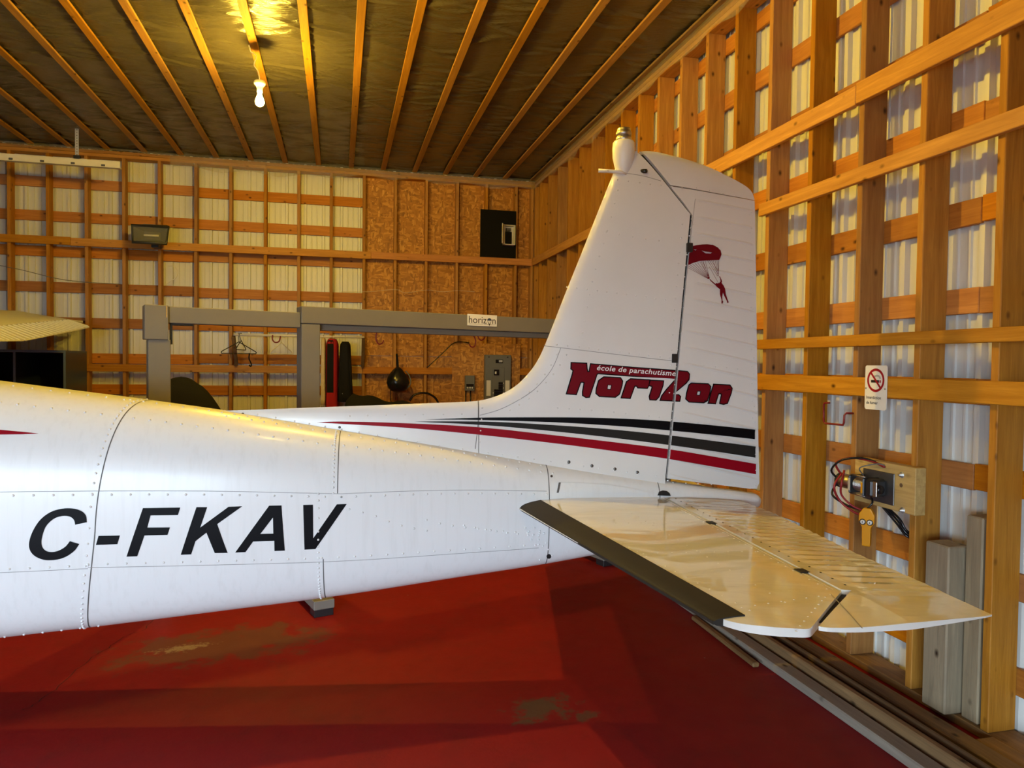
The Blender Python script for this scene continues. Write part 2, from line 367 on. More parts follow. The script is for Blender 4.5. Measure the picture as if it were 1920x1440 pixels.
# outer strapping
for zc in (3.64, 3.24, 2.83, 2.39, 1.972, 1.552, 1.162, .75, .33):
    for i, (x0, x1) in enumerate(((XL, -5.4), (-5.4, -1.75), (-1.75, .50))):
        j = .008*math.sin(i*3+zc*5); attach(board('strapping_board', (x0, YB+.14, zc-.0615+j), (x1-.003, YB+.163, zc+.0615+j), 'strap'), wbk)
for zc in (3.87, 3.46, 3.05, 2.65, 2.243, 1.838, 1.44, 1.055, .64, .235):
    for i, (y0, y1) in enumerate(((-2, 2.6), (2.6, 6.25), (6.25, YB+.13))):
        j = .006*math.sin(i*2+zc*7); attach(board('strapping_board', (XR+.14, y0, zc-.0575+j), (XR+.163, y1-.003, zc+.0575+j), 'strap'), wr)
# strand-board sheets in the corner bays of the back wall
for k, x0 in enumerate((.315, .315+4*S16, )):
    x1 = min(x0+4*S16-.003, XR)
    for z0, z1 in ((0.02, 1.62), (1.625, ZC-.02)): attach(box('strand_board_sheet', (x0, YB+.122, z0), (x1, YB+.134, z1), 'osb', bev=0), wbk)
# studs
for k in range(-8, 16):
    X = -3.7526+S16*k+random.uniform(-.006, .006); wdt = .038
    o = board('stud', (X-wdt/2, YB, .04), (X+wdt/2, YB+.119, ZC-.125), 'pine'); attach(o, wbk); o.rotation_euler[1] += random.uniform(-.002, .002)
attach(board('stud', (XR-.045, YB, .04), (XR-.007, YB+.119, ZC-.125), 'pine'), wbk)
for k in range(-5, 20):
    Y = 7.2631-S16*k+random.uniform(-.005, .005)
    o = board('stud', (XR, Y-.019, .04), (XR+.14, Y+.019, ZC-.125), 'pine'); attach(o, wr); o.rotation_euler[0] += random.uniform(-.0018, .0018)
attach(board('stud', (XR, YB-.055, .04), (XR+.14, YB-.017, ZC-.125), 'pine'), wr); attach(board('stud', (XR+.001, YB-.012, .04), (XR+.14, YB+.026, ZC-.125), 'pine'), wr)
# plates
for z0 in (ZC-.125, ZC-.085):
    attach(board('top_plate', (XL, YB, z0), (-.9, YB+.14, z0+.038), 'pine'), wbk); attach(board('top_plate', (-.897, YB, z0), (XR+.14, YB+.14, z0+.038), 'pine'), wbk)
    attach(board('top_plate', (XR, -2, z0), (XR+.14, 4.2, z0+.038), 'pine'), wr); attach(board('top_plate', (XR, 4.203, z0), (XR+.14, YB-.003, z0+.038), 'pine'), wr)
attach(board('bottom_plate', (XL, YB, 0.001), (XR, YB+.14, .039), 'brownlum'), wbk); attach(board('bottom_plate', (XR, -2, .001), (XR+.14, YB-.003, .039), 'brownlum'), wr)
# ledger boards on the stud faces
attach(board('ledger_board', (XL, YB-.030, 2.885), (-3.1, YB-.001, 2.978), 'pine_face'), wbk); attach(board('ledger_board', (-3.097, YB-.030, 2.878), (.40, YB-.001, 2.970), 'pine_face'), wbk)
attach(board('ledger_board', (.403, YB-.030, 2.883), (XR-.032, YB-.001, 2.972), 'strap'), wbk)
attach(board('ledger_board', (XL, YB-.030, 1.388), (-2.2, YB-.001, 1.478), 'pine_face'), wbk); attach(board('ledger_board', (-2.197, YB-.030, 1.388), (.30, YB-.001, 1.478), 'pine_face'), wbk)
attach(board('ledger_board', (.303, YB-.030, 1.385), (XR-.032, YB-.001, 1.475), 'strap'), wbk)
YJ = 3.205
attach(board('ledger_board', (XR-.030, -2, 2.889), (XR-.001, YJ, 2.995), 'pine_face'), wr); attach(board('ledger_board', (XR-.030, YJ+.003, 2.886), (XR-.001, YB-.032, 2.985), 'pine_face'), wr)
yend = UX(1422, 390, XR-.03)[1]
attach(board('ledger_board', (XR-.030, -2, 2.483), (XR-.001, yend, 2.560), 'pine_face'), wr)
attach(board('ledger_board', (XR-.030, -2, 1.646), (XR-.001, 4.75, 1.706), 'pine_face'), wr)
attach(board('ledger_board', (XR-.030, -2, 1.394), (XR-.001, 4.95, 1.489), 'pine_face'), wr)

# ceiling: wrinkled vapour barrier with wooden strips under it
xs = np.concatenate([np.arange(XL, -5.2, .4), np.arange(-5.2, XR+.02, .0270)]); ys = np.concatenate([np.arange(YF, 3.8, .5), np.arange(3.8, YB+.02, .0125)])
GX, GY = np.meshgrid(xs, ys, indexing='ij')
ph = ((GX-.145)/S16) % 1.0; bay = np.floor((GX-.145)/S16); env = np.sin(np.pi*ph)**.7
sag = .010*env*(1+.5*np.sin(GY*1.3+bay*2.1))
rid = np.zeros_like(GX); rs = np.random.RandomState(4)
i0 = int(np.searchsorted(xs, -5.2)); j0 = int(np.searchsorted(ys, 3.8)); x_0, y_0, dx_, dy_ = xs[i0], ys[j0], .0270, .0125
for b in range(-13, 6):                                  # folds that start at a strip and run slantwise over the bay
    xa = .145+S16*b; lean = rs.uniform(-.25, .25)
    for _ in range(78):
        sd = rs.randint(2); ln = rs.uniform(.12, .40) if rs.rand() < .75 else .40; yc = rs.uniform(3.7, YB); slope = lean+.30*math.sin(yc*1.7+b)+rs.normal(0, .22); hgt = rs.uniform(.010, .036); wd = rs.uniform(.012, .030); bow = rs.normal(0, .05)
        ia, ib = int((xa+.02-x_0)/dx_)+i0, int((xa+S16-.02-x_0)/dx_)+i0+1; ja = max(j0, int((yc-.30-y_0)/dy_)+j0); jb = min(len(ys), int((yc+.30-y_0)/dy_)+j0)
        if jb <= ja or ia < i0: continue
        gx_, gy_ = GX[ia:ib, ja:jb], GY[ia:ib, ja:jb]; u = (gx_-xa-.02)/(S16-.04); u = u if sd == 0 else 1-u; t = u*(S16-.04)/ln
        cl = yc+slope*(u*(S16-.04))+bow*np.sin(np.pi*np.clip(t, 0, 1)); w_ = wd*(1+1.2*np.clip(t, 0, 1)); d_ = (gy_-cl)/w_
        prof = np.where(d_ > 0, np.exp(-d_*1.1), np.exp(-d_*d_*2.2)); np.maximum(rid[ia:ib, ja:jb], hgt*prof*np.clip(1-t, 0, 1)**.8, out=rid[ia:ib, ja:jb])
tot = sag+rid; tot = .034*np.tanh(tot/.034); Zc = ZC-tot+.003*fbm(GX*6, GY*6, 8); nx, ny = GX.shape
V = np.stack([GX, GY, Zc], -1).reshape(-1, 3); idx = np.arange(nx*ny).reshape(nx, ny)
F = np.stack([idx[:-1, :-1], idx[:-1, 1:], idx[1:, 1:], idx[1:, :-1]], -1).reshape(-1, 4)
me = D.meshes.new('ceiling'); me.vertices.add(len(V)); me.vertices.foreach_set('co', V.astype(np.float32).ravel()); me.loops.add(F.size); me.loops.foreach_set('vertex_index', F.astype(np.int32).ravel()); me.polygons.add(len(F)); me.polygons.foreach_set('loop_start', np.arange(0, F.size, 4, dtype=np.int32)); me.polygons.foreach_set('loop_total', np.full(len(F), 4, np.int32)); me.update(calc_edges=True); me.polygons.foreach_set('use_smooth', [True]*len(me.polygons)); ceil = link('ceiling', me, 'poly'); tag(ceil, kind='structure')
tag(mk('ceiling_deck', *bx((XL, YF, ZC+.12), (XR+.2, YB+.2, ZC+.15)), 'backing', ceil), kind='')
for k in range(-22, 7):
    X = .145+S16*k; board('ceiling_strip', (X-.032, YF+.02, ZC-.042), (X+.032, YB-.004, ZC-.022), 'ceilwood', ceil).rotation_euler[2] += 0
board('ceiling_strip', (XR-.075, -2, ZC-.042), (XR-.011, YB-.004, ZC-.022), 'brownlum', ceil)
# clear film hanging down over the plates
def film(name, p0, p1, nrm, drop, n, seed):
    V = []; F = []; p0 = np.array(p0); p1 = np.array(p1); nrm = np.array(nrm)
    for i in range(n+1):
        t = i/n; q = p0+(p1-p0)*t; L = np.linalg.norm(p1-p0)*t
        d = drop*(1+.35*float(fbm(np.array(L*2.), np.array(0.), seed))+.15*math.sin(L*9+seed))
        for j in range(6):
            v = j/5; V.append(q+nrm*(.012+.035*math.sin(v*2.4)+.012*v*float(fbm(np.array(L*6.), np.array(v*2.), seed+1)))+np.array([0, 0, -d*v]))
    for i in range(n):
        for j in range(5): a = i*6+j; F.append((a, a+6, a+7, a+1))
    return mk(name, V, F, 'film', ceil, True)
film('film_edge', (-2.0, YB-.01, ZC-.02), (XR-.02, YB-.01, ZC-.02), (0, -1, 0), .15, 140, 3)
film('film_edge', (XL, YB-.01, ZC-.02), (-2.0, YB-.01, ZC-.02), (0, -1, 0), .045, 120, 9)
film('film_edge', (XR-.01, YB-.02, ZC-.02), (XR-.01, 1.5, ZC-.02), (-1, 0, 0), .15, 200, 5)

# ================================================================== THE AIRPLANE
# aircraft frame: a = aft along the fuselage, s = sideways towards the camera, z = up
TH = math.atan(.075); O3 = np.array([1.53, 3.25, 0.]); AV = np.array([math.cos(TH), -math.sin(TH), 0]); SV = np.array([-math.sin(TH), -math.cos(TH), 0])
def ac(p): d = p-O3; return np.array([d@AV, d@SV, d[2]])
def US(x, y, s): d = ray(x, y); t = ((O3+SV*s-CAMP)@SV)/(d@SV); return ac(CAMP+d*t)      # pixel at a sideways offset
def UH(x, y, z): return ac(UZ(x, y, z))                                                     # pixel at a height
def UA(x, y, a): d = ray(x, y); t = ((O3+AV*a-CAMP)@AV)/(d@AV); return ac(CAMP+d*t)
def L(a, s, z): return (a, -s, z)                                                           # to local xyz
plane = empty('airplane', tuple(O3), -TH)
tag(plane, 'white single engine airplane with red and black tail stripes and black registration letters', 'airplane')

ST = np.array([  # a, top, bottom, half width
 (-8.1, 1.02, .80, .06), (-8.0, 1.16, .66, .22), (-7.6, 1.30, .50, .38), (-7.0, 1.40, .36, .47), (-6.5, 1.50, .27, .52), (-6.0, 1.72, .23, .54), (-5.6, 1.80, .22, .54), (-5.0, 1.76, .235, .52), (-4.4, 1.66, .265, .475), (-3.6, 1.535, .315, .40), (-2.94, 1.437, .362, .335), (-2.39, 1.364, .402, .285), (-2.03, 1.312, .432, .256),
 (-1.52, 1.226, .476, .212), (-1.0, 1.139, .535, .168), (-.52, 1.056, .590, .130), (-.2, 1.006, .640, .104), (.03, .972, .690, .086), (.28, .933, .765, .066), (.48, .903, .818, .052), (.525, .892, .832, .040), (.54, .875, .850, .018)])
def cub(x, i):
    xs_, ys_ = ST[:, 0], ST[:, i]; m_ = np.gradient(ys_, xs_); k = int(np.clip(np.searchsorted(xs_, x)-1, 0, len(xs_)-2)); h = xs_[k+1]-xs_[k]; t = np.clip((x-xs_[k])/h, 0, 1)
    return (2*t**3-3*t*t+1)*ys_[k]+(t**3-2*t*t+t)*h*m_[k]+(-2*t**3+3*t*t)*ys_[k+1]+(t**3-t*t)*h*m_[k+1]
def sect(a): return cub(a, 1), cub(a, 2), cub(a, 3)
NE = 2.7
def fus(a, phi, off=0.):
    zt, zb, w_ = sect(a); zc, hh = (zt+zb)/2, (zt-zb)/2; w_ += off; hh += off
    c, s = math.cos(phi), math.sin(phi); return (w_*math.copysign(abs(c)**(2/NE), c), zc+hh*math.copysign(abs(s)**(2/NE), s))
def side(a, z):
    zt, zb, w_ = sect(a); q = min(abs((z-(zt+zb)/2)/((zt-zb)/2)), .999); return w_*(1-q**NE)**(1/NE)
def phi_of(a, z):
    zt, zb, w_ = sect(a); q = np.clip((z-(zt+zb)/2)/((zt-zb)/2), -1, 1); return math.asin(math.copysign(abs(q)**(NE/2), q))
def fpx(x, y, s0=.2):
    for _ in range(12): p = US(x, y, s0); s0 = .5*s0+.5*side(p[0], p[2])
    return p[0], p[2]
sta = np.concatenate([np.linspace(-8.1, -3.2, 40), np.linspace(-3.15, .45, 90), [.48, .505, .525, .535, .54]]); NR = 64; V = []; F = []
for a in sta:
    for k in range(NR): s, z = fus(a, 2*math.pi*k/NR); V.append(L(a, s, z))
for i in range(len(sta)-1):
    for k in range(NR): F.append((i*NR+k, (i+1)*NR+k, (i+1)*NR+(k+1) % NR, i*NR+(k+1) % NR))
F.append(tuple(range(NR))); F.append(tuple(range((len(sta)-1)*NR, len(sta)*NR))[::-1])
fuse = mk('fuselage', V, F, 'paint', plane, True)

RIV = []   # (point, normal) in local coordinates
def rivet_mesh(name, items, r, parent, mat='paint', h=.45):
    V = []; F = []
    for p, n in items:
        p = np.array(p); n = np.array(n, float); n /= np.linalg.norm(n); u = np.cross(n, [.3, .2, .9]); u /= np.linalg.norm(u); v = np.cross(n, u); b = len(V)
        for rr, hh in ((1., 0), (.72, h*.75)):
            for k in range(6): an = k*math.pi/3; V.append(p+r*rr*(math.cos(an)*u+math.sin(an)*v)+n*(r*hh-.0004))
        V.append(p+n*r*h)
        for k in range(6): F.append((b+k, b+(k+1) % 6, b+6+(k+1) % 6, b+6+k)); F.append((b+6+k, b+6+(k+1) % 6, b+12))
    o = mk(name, V, F, mat, parent, True); o['kind'] = 'stuff'; return o
def fn(a, phi):
    p = np.array(L(a, *fus(a, phi))); q = np.array(L(a+.01, *fus(a+.01, phi))); r_ = np.array(L(a, *fus(a, phi+.02))); n = np.cross(q-p, r_-p)
    c = np.array(L(a, 0, sum(sect(a)[:2])/2)); return p, n if n@(p-c) > 0 else -n
def fline(p0, p1, n):   # points along a pixel segment on the fuselage side -> (a, phi)
    a0, z0 = fpx(*p0); a1, z1 = fpx(*p1); f0, f1 = phi_of(a0, z0), phi_of(a1, z1)
    return [(a0+(a1-a0)*t, f0+(f1-f0)*t) for t in np.linspace(0, 1, n)]
def frow(p0, p1, sp):
    a0, z0 = fpx(*p0); a1, z1 = fpx(*p1); ln = math.hypot(a1-a0, z1-z0); n = max(2, int(ln/sp)+1)
    for a, ph_ in fline(p0, p1, n): RIV.append(fn(a, ph_))
def ribbon(name, pts, wid, mat, parent, off=.0008):
    V = []; F = []
    for i, (p, n) in enumerate(pts):
        q0 = pts[max(i-1, 0)][0]; q1 = pts[min(i+1, len(pts)-1)][0]; t = q1-q0; n = n/np.linalg.norm(n); b = np.cross(n, t); b /= np.linalg.norm(b)+1e-9
        V += [p+n*off+b*wid/2, p+n*off-b*wid/2]
    for i in range(len(pts)-1): F.append((2*i, 2*i+1, 2*i+3, 2*i+2))
    return mk(name, V, F, mat, parent, True)
# girth seams, lap seams and their rivets
def ring(a_top, a_bot, f0, f1, n=60): return [fn(a_top+(a_bot-a_top)*(f0-ph_)/(f0-f1), ph_) for ph_ in np.linspace(f0, f1, n)]
aT = US(262, 748, 0)[0]; aB = fpx(165, 1168)[0]
sp1, sp2 = fpx(188, 905), fpx(166, 1120); ph1, ph2 = phi_of(*sp1), phi_of(*sp2); sl_ = (sp1[0]-sp2[0])/(ph1-ph2)     # the seam leans forward towards the belly
AR1a, AR1b = sp1[0]+sl_*(1.62-ph1), sp2[0]+sl_*(-1.57-ph2)
ribbon('panel_seam', ring(AR1a, AR1b, 1.62, -1.57, 90), .0042, 'seam', fuse)
for p_, n_ in ring(AR1a-.022, AR1b-.022, 1.62, -1.57, 42): RIV.append((p_, n_))
AR2 = fpx(634, 870)[0]; z2 = fpx(634, 925)[1]; AR2b = fpx(603, 1080)[0]
ribbon('panel_seam', ring(AR2, AR2, 1.45, phi_of(AR2, z2), 40), .004, 'seam', fuse)
for p_, n_ in ring(AR2-.018, AR2-.018, 1.4, phi_of(AR2, z2), 20): RIV.append((p_, n_))
zl = fpx(607, 1048)[1]
ribbon('panel_seam', ring(AR2b+.008, AR2b+.008, phi_of(AR2b, zl), -1.5, 40), .004, 'seam', fuse)
for p_, n_ in ring(AR2b-.012, AR2b-.012, phi_of(AR2b, z2), -1.4, 26): RIV.append((p_, n_))
AR3 = fpx(1030, 930)[0]
ribbon('panel_seam', ring(AR3, AR3, 1.45, -1.5, 60), .004, 'seam', fuse)
AR4 = US(1233, 905, .05)[0]; ribbon('panel_seam', ring(AR4, AR4, 1.5, -.2, 30), .004, 'seam', fuse)
def lap(p0, p1, sp, dz, seam=True):
    pts = [fn(a, f_) for a, f_ in fline(p0, p1, 30)]
    if seam: ribbon('panel_seam', pts, .0022, 'ltseam', fuse)
    frow((p0[0], p0[1]+dz), (p1[0], p1[1]+dz), sp)
lap((-900, 935), (640, 926), .068, 6); lap((640, 926), (1025, 921), .060, 6)
lap((-900, 1106), (165, 1066), .068, -6); lap((165, 1064), (1010, 1027), .068, -6)
def frow_z(a0, a1, f0, f1, sp):
    for t in np.linspace(0, 1, int(abs(a1-a0)/sp)+1): RIV.append(fn(a0+(a1-a0)*t, f0+(f1-f0)*t))
frow_z(-3.2, -1.55, 1.02, .92, .06); frow_z(-1.5, -.55, .95, .95, .055); frow_z(-3.2, -2.42, 1.42, 1.42, .07); frow_z(-3.2, -2.5, -1.2, -1.2, .07); frow_z(-2.0, -.6, 1.30, 1.25, .05); frow_z(-2.4, -1.6, 1.45, 1.4, .05)
frow((655, 955), (800, 995), .055); frow((870, 985), (1010, 1005), .05); frow((800, 975), (1012, 1000), .055)
for x, y in ((985, 990), (992, 997), (1002, 990), (1000, 1003), (1010, 1012), (1004, 1022), (1012, 996), (1020, 1000), (1024, 1018), (1018, 1024), (1035, 1042), (1012, 1050), (1028, 1030), (996, 1012)): a, z = fpx(x, y); RIV.append(fn(a, phi_of(a, z)))
rivet_mesh('rivets', RIV, .0056, fuse, h=.9)
# access plate and holes near the tail
def fpatch(name, poly, mat, off=.0012, grid=(.03, .03), holes=()):
    P_ = [fpx(*q) for q in poly]; H_ = [[fpx(*q) for q in h] for h in holes]
    V2, F2 = flatmesh([(P_, H_)], grid); V3 = []
    for a, z in V2: p, n = fn(a, phi_of(a, z)); V3.append(p+n/np.linalg.norm(n)*off)
    F2 = [f[::-1] for f in F2]; return mk(name, V3, F2, mat, fuse, True)
fpatch('access_plate', [(1030, 990), (1050, 995), (1049, 1012), (1043, 1022), (1036, 1026), (1029, 1022)], 'paint', .003)
circ = lambda x, y, r: [(x+r*math.cos(t), y+r*math.sin(t)) for t in np.linspace(0, 6.283, 12, endpoint=False)]
fpatch('drain_hole', circ(1029, 1043, 4.5), 'hole'); fpatch('screw', circ(1034, 893, 2.4), 'darksteel')
# registration letters, measured on a 2.8235x enlargement of (0, 880)
def q28(pts): return [(x/2.8235, 880+y/2.8235) for x, y in pts]
REG = [
 ([(460, 280), (455, 245), (430, 220), (385, 207), (330, 208), (270, 225), (215, 265), (175, 325), (155, 385), (160, 430), (190, 462), (240, 480), (300, 478), (350, 462), (395, 430), (420, 395), (370, 380), (345, 410), (305, 432), (265, 437), (235, 425), (220, 395), (225, 350), (245, 300), (285, 262), (330, 247), (370, 250), (392, 268), (398, 293)], []),
 ([(522, 352), (635, 350), (622, 396), (508, 400)], []),
 ([(757, 205), (955, 202), (942, 242), (797, 244), (780, 308), (900, 307), (887, 347), (765, 350), (727, 460), (670, 462)], []),
 ([(1040, 200), (1097, 200), (1060, 308), (1210, 198), (1283, 195), (1150, 290), (1205, 442), (1137, 443), (1093, 335), (1035, 380), (1012, 450), (957, 452)], []),
 ([(1425, 192), (1490, 191), (1508, 430), (1453, 432), (1452, 378), (1340, 382), (1300, 438), (1245, 440)], [[(1445, 255), (1447, 340), (1378, 342)]]),
 ([(1605, 188), (1657, 187), (1658, 365), (1783, 185), (1836, 183), (1670, 422), (1612, 425)], [])]
REG[0] = ([tuple(p) for p in smoothpath(REG[0][0][:16], 4)+smoothpath(REG[0][0][16:], 4)], [])
for po, ho in REG: fpatch('registration_letter', q28(po), 'vinyl_black', .0013, (.06, .03), [q28(h) for h in ho])
fpatch('stripe', [(-260, 789), (-100, 798), (0, 806), (40, 809.5), (73, 813), (40, 814.5), (0, 815), (-100, 815), (-260, 812)], 'vinyl_red', .0013, (.06, .03))

# ---- vertical tail
HB, HT = US(1243, 893, 0), US(1291, 402, 0)               # rudder hinge, bottom and top
def ahinge(z): return HB[0]+(HT[0]-HB[0])*(z-HB[2])/(HT[2]-HB[2])
LEpx = [(410, 769), (440, 769.5), (560, 765), (700, 760), (800, 756), (870, 753.5), (905, 750), (940, 739), (970, 721), (995, 695), (1010, 672), (1022, 646), (1040, 601), (1060, 550), (1085, 488), (1110, 425), (1135, 362), (1150, 325), (1160, 300), (1167, 290), (1178, 285), (1196, 283)]
LEp = np.array(smoothpath([US(x, y, 0)[[0, 2]] for x, y in LEpx], 5))
def dist_le(a, z):
    return segdist(LEp, a, z)
def segdist(P_, a, z):
    p0, p1 = P_[:-1], P_[1:]; e = p1-p0; q = np.array([a, z])-p0; t = np.clip((q*e).sum(1)/((e*e).sum(1)+1e-12), 0, 1); d = q-e*t[:, None]; return math.sqrt((d*d).sum(1).min())
def s_fin(a, z):
    T = np.interp(a, [-2.05, -1.4, -.9, -.4, 0, .14], [.006, .022, .036, .046, .046, .042]); T *= np.interp(z, [1, 1.6, 2.6], [1.05, 1, .72])
    u = min(dist_le(a, z)/.17, 1); return T*math.sqrt(max(0, 1-(1-u)**2))
def planform(pxs, s=0): return [tuple(US(x, y, s)[[0, 2]]) for x, y in pxs]
zj = lambda a: sect(a)[0]
asplit = US(897, 752, 0)[0]
top_d = [tuple(p) for p in LEp if p[0] < asplit-.004]
dors = [(a, zj(a)-.05) for a in np.linspace(-2.06, asplit-.002, 12)]+[(asplit-.002, float(np.interp(asplit, LEp[:60, 0], LEp[:60, 1])))]+top_d[::-1]
def two(name, poly, sf, mat, parent, grid, smooth=True):
    V2, F2 = ngrid(poly, grid); W, G = inflate(V2, F2, lambda a, z: L(a, sf(a, z), z), lambda a, z: L(a, -sf(a, z), z))
    G = [g[::-1] for g in G]; return mk(name, W, G, mat, parent, smooth, 40)
dorsal = two('dorsal_fin', dors, s_fin, 'finpaint', plane, (.08, .02))
gapd = .006
finpoly = [(asplit+.001, zj(asplit)-.06), (HB[0]-gapd, .93), (HB[0]-gapd, HB[2]), (HT[0]-gapd, HT[2]-.006), tuple(US(1193.5, 286, 0)[[0, 2]])]+[tuple(p) for p in LEp[::-1] if p[0] > asplit+.004 or p[1] > 1.37]+[(asplit+.001, float(np.interp(asplit, LEp[:60, 0], LEp[:60, 1])))]
fin = two('vertical_fin', finpoly, s_fin, 'finpaint', plane, (.022, .03))
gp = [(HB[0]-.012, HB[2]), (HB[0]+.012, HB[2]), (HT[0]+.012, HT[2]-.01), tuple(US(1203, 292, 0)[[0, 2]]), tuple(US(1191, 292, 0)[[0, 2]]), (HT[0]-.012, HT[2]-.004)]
two('gap_shade', gp, lambda a, z: .022*np.interp(z, [1, 1.6, 2.6], [1.05, 1, .75]), 'hole', fin, None)  # black strip added inside the hinge gap, its shade put in as colour
TEt = US(1415, 376, 0); TEb = US(1423, 905, 0)
def ate(z): return TEb[0]+(TEt[0]-TEb[0])*(z-TEb[2])/(TEt[2]-TEb[2])
def bead_coord(a, z):   # beads sink a little towards the trailing edge
    u = (a-.16)/.31; return z+u*np.interp(z, [1, 2.3], [.075, .034])
BEADS = [2.344-.0805*k for k in range(18)]
def s_rud(a, z):
    h0 = ahinge(min(z, HT[2])); t = np.interp((a-h0)/(ate(z)-h0), [0, .12, 1], [.040, .038, .0035]); t *= np.interp(z, [1, 1.6, 2.3, 2.6], [1.05, 1, .78, .72])
    if a > h0+.045 and a < ate(z)-.004:
        q = bead_coord(a, z); d = min(abs(q-b) for b in BEADS); t += .0042*max(0, 1-d/.0075)*min(1, (a-h0-.045)/.02)
    return t
rudpx = [(1250, 893), (1293.5, 402), (1276.5, 352), (1414.5, 377), (1416, 450), (1418, 600), (1420, 760), (1422, 860), (1423, 905), (1418, 915.5), (1405, 916)]
rp = planform(rudpx); rp[0] = (HB[0]+.006, HB[2]-.004); rp[1] = (HT[0]+.008, HT[2]-.01)
rp.insert(2, tuple(US(1283, 385, 0)[[0, 2]]+np.array([.02, .0])))
rp = [(HB[0]+.006, HB[2]-.004), (HT[0]+.008, HT[2]-.012)]+planform([(1279, 385), (1252, 352)])+planform(rudpx[3:])
zcuts = sorted(set([round(b+d, 4) for b in BEADS for d in (-.0076, -.004, 0, .004, .0076, .03)]))
V2, F2 = ngrid(rp, (.05, None))
# slanted cuts along the beads: shear into bead space, cut, shear back
bm = bmesh.new(); vv = [bm.verts.new((a, bead_coord(a, z), 0)) for a, z in V2]
for f in F2: bm.faces.new([vv[i] for i in f])
V2, F2 = cutgrid(bm, (None, zcuts))
def unbead(a, q):
    z = q
    for _ in range(6): z = q-(bead_coord(a, z)-z)
    return (a, z)
V2 = [unbead(*p) for p in V2]
W, G = inflate(V2, F2, lambda a, z: L(a, s_rud(a, z), z), lambda a, z: L(a, -s_rud(a, z), z))
rud = mk('rudder', W, [g[::-1] for g in G], 'finpaint', plane)
cappx = [(1252, 350), (1199, 284.5), (1215, 283.5), (1240, 287), (1290, 300), (1325, 312), (1358, 327), (1388, 343), (1403, 353), (1411, 363), (1414.5, 375.5)]
cp = planform(cappx); cpa = np.array(smoothpath([np.array(p) for p in cp[1:]], 4))
def s_cap(a, z):
    t = np.interp(a, [-.13, .1, .47], [.034, .034, .004]); d = segdist(cpa, a, z); u = min(d/.07, 1); return max(.0015, t*math.sqrt(1-(1-u)**2))
two('rudder_cap', [cp[0]]+[tuple(p) for p in cpa], s_cap, 'finpaint', rud, (.03, .03))
# decals on the tail
def s_tail(a, z):
    if z > 2.40: return s_cap(a, z)
    h0 = ahinge(min(z, HT[2])); return s_fin(a, z) if a < h0-gapd else (s_rud(a, z) if a > h0+gapd else None)
def decal(name, polys, mat, parent, off=.0016, grid=(.05, .02), clip=None):
    """pixel polygons laid on the near side of the tail; clip keeps one side of the hinge"""
    PP = [(planform(o_, .04), [planform(h, .04) for h in hs]) for o_, hs in polys]
    V2, F2 = flatmesh(PP, grid); bm = bmesh.new(); vv = [bm.verts.new((a, z, 0)) for a, z in V2]
    for f in F2: bm.faces.new([vv[i] for i in f])
    if clip:
        d = Vector((HT[2]-HB[2], -(HT[0]-HB[0]), 0)).normalized(); e = .0075
        co = Vector((HB[0], HB[2], 0))+d*(-e if clip == 'fin' else e)
        bmesh.ops.bisect_plane(bm, geom=bm.verts[:]+bm.edges[:]+bm.faces[:], dist=1e-7, plane_co=co, plane_no=d, clear_outer=clip == 'fin', clear_inner=clip == 'rudder')
    V2, F2 = cutgrid(bm, None)
    if not F2: return None
    sf = {'fin': s_fin, 'rudder': s_rud, None: s_rud, 'dorsal': s_fin}[clip]
    return mk(name, [L(a, sf(a, z)+off, z) for a, z in V2], F2, mat, parent, False)
def q48(pts): return [(1040+x/4.8, 660+y/4.8) for x, y in pts]
HZ = [([(150, 100), (280, 106), (283, 150), (290, 180), (309, 182), (323, 111), (700, 143), (1100, 172), (1190, 180), (1207, 200), (1203, 245), (1180, 275), (1060, 375), (1110, 388), (1125, 402), (1118, 438), (950, 430), (962, 395), (1000, 345), (1090, 243), (700, 213), (385, 190), (372, 200), (355, 255), (305, 402), (280, 405), (252, 388), (251, 360), (266, 272), (240, 266), (226, 272), (188, 378), (108, 372), (160, 200), (168, 165), (148, 150)], []),
 ([(440, 228), (585, 236), (602, 262), (597, 300), (575, 375), (540, 402), (400, 395), (372, 370), (375, 330), (395, 260)], [[(472, 292), (465, 336), (500, 340), (510, 296)]]),
 ([(600, 408), (645, 270), (680, 245), (846, 255), (838, 300), (826, 322), (745, 318), (735, 302), (712, 302), (672, 412)], []),
 ([(858, 258), (970, 264), (965, 300), (930, 400), (905, 427), (855, 425), (850, 400), (876, 320), (872, 304), (846, 298)], []),
 ([(1230, 285), (1385, 292), (1405, 315), (1398, 370), (1375, 435), (1345, 453), (1210, 445), (1182, 420), (1190, 370), (1210, 300)], [[(1285, 350), (1275, 390), (1310, 393), (1320, 352)]]),
 ([(1392, 458), (1440, 295), (1590, 303), (1608, 330), (1600, 370), (1565, 460), (1530, 468), (1500, 462), (1517, 385), (1508, 372), (1482, 372), (1452, 462)], [])]
for k, (po, ho) in enumerate(HZ):
    for cl, par in (('fin', fin), ('rudder', rud)):
        oo = .0014 if cl == 'fin' else .0048
        decal('logo_outline', [(q48(offsetpoly(po, 10)), [q48(offsetpoly(h, -6)) for h in ho])], 'vinyl_black', par, oo, (.03, .016), cl)
        decal('logo_letter', [(q48(po), [q48(h) for h in ho])], 'vinyl_dkred', par, oo+.001, (.03, .016), cl)
tv, tf = textgeo('école de parachutisme', .25, .012, 1.06); tw, thh = tv[:, 0].max(), tv[:, 1].max()
def tmap(u, v):  # along the bar, in 4.8x pixels
    x = 376+u*(1084-376)/tw; y0 = 168+(x-376)*(222-168)/(1084-376); return (1040+x/4.8, 660+(y0+10-(v/thh)*62)/4.8)
ppx = [US(*tmap(u, v), .04) for u, v in tv]
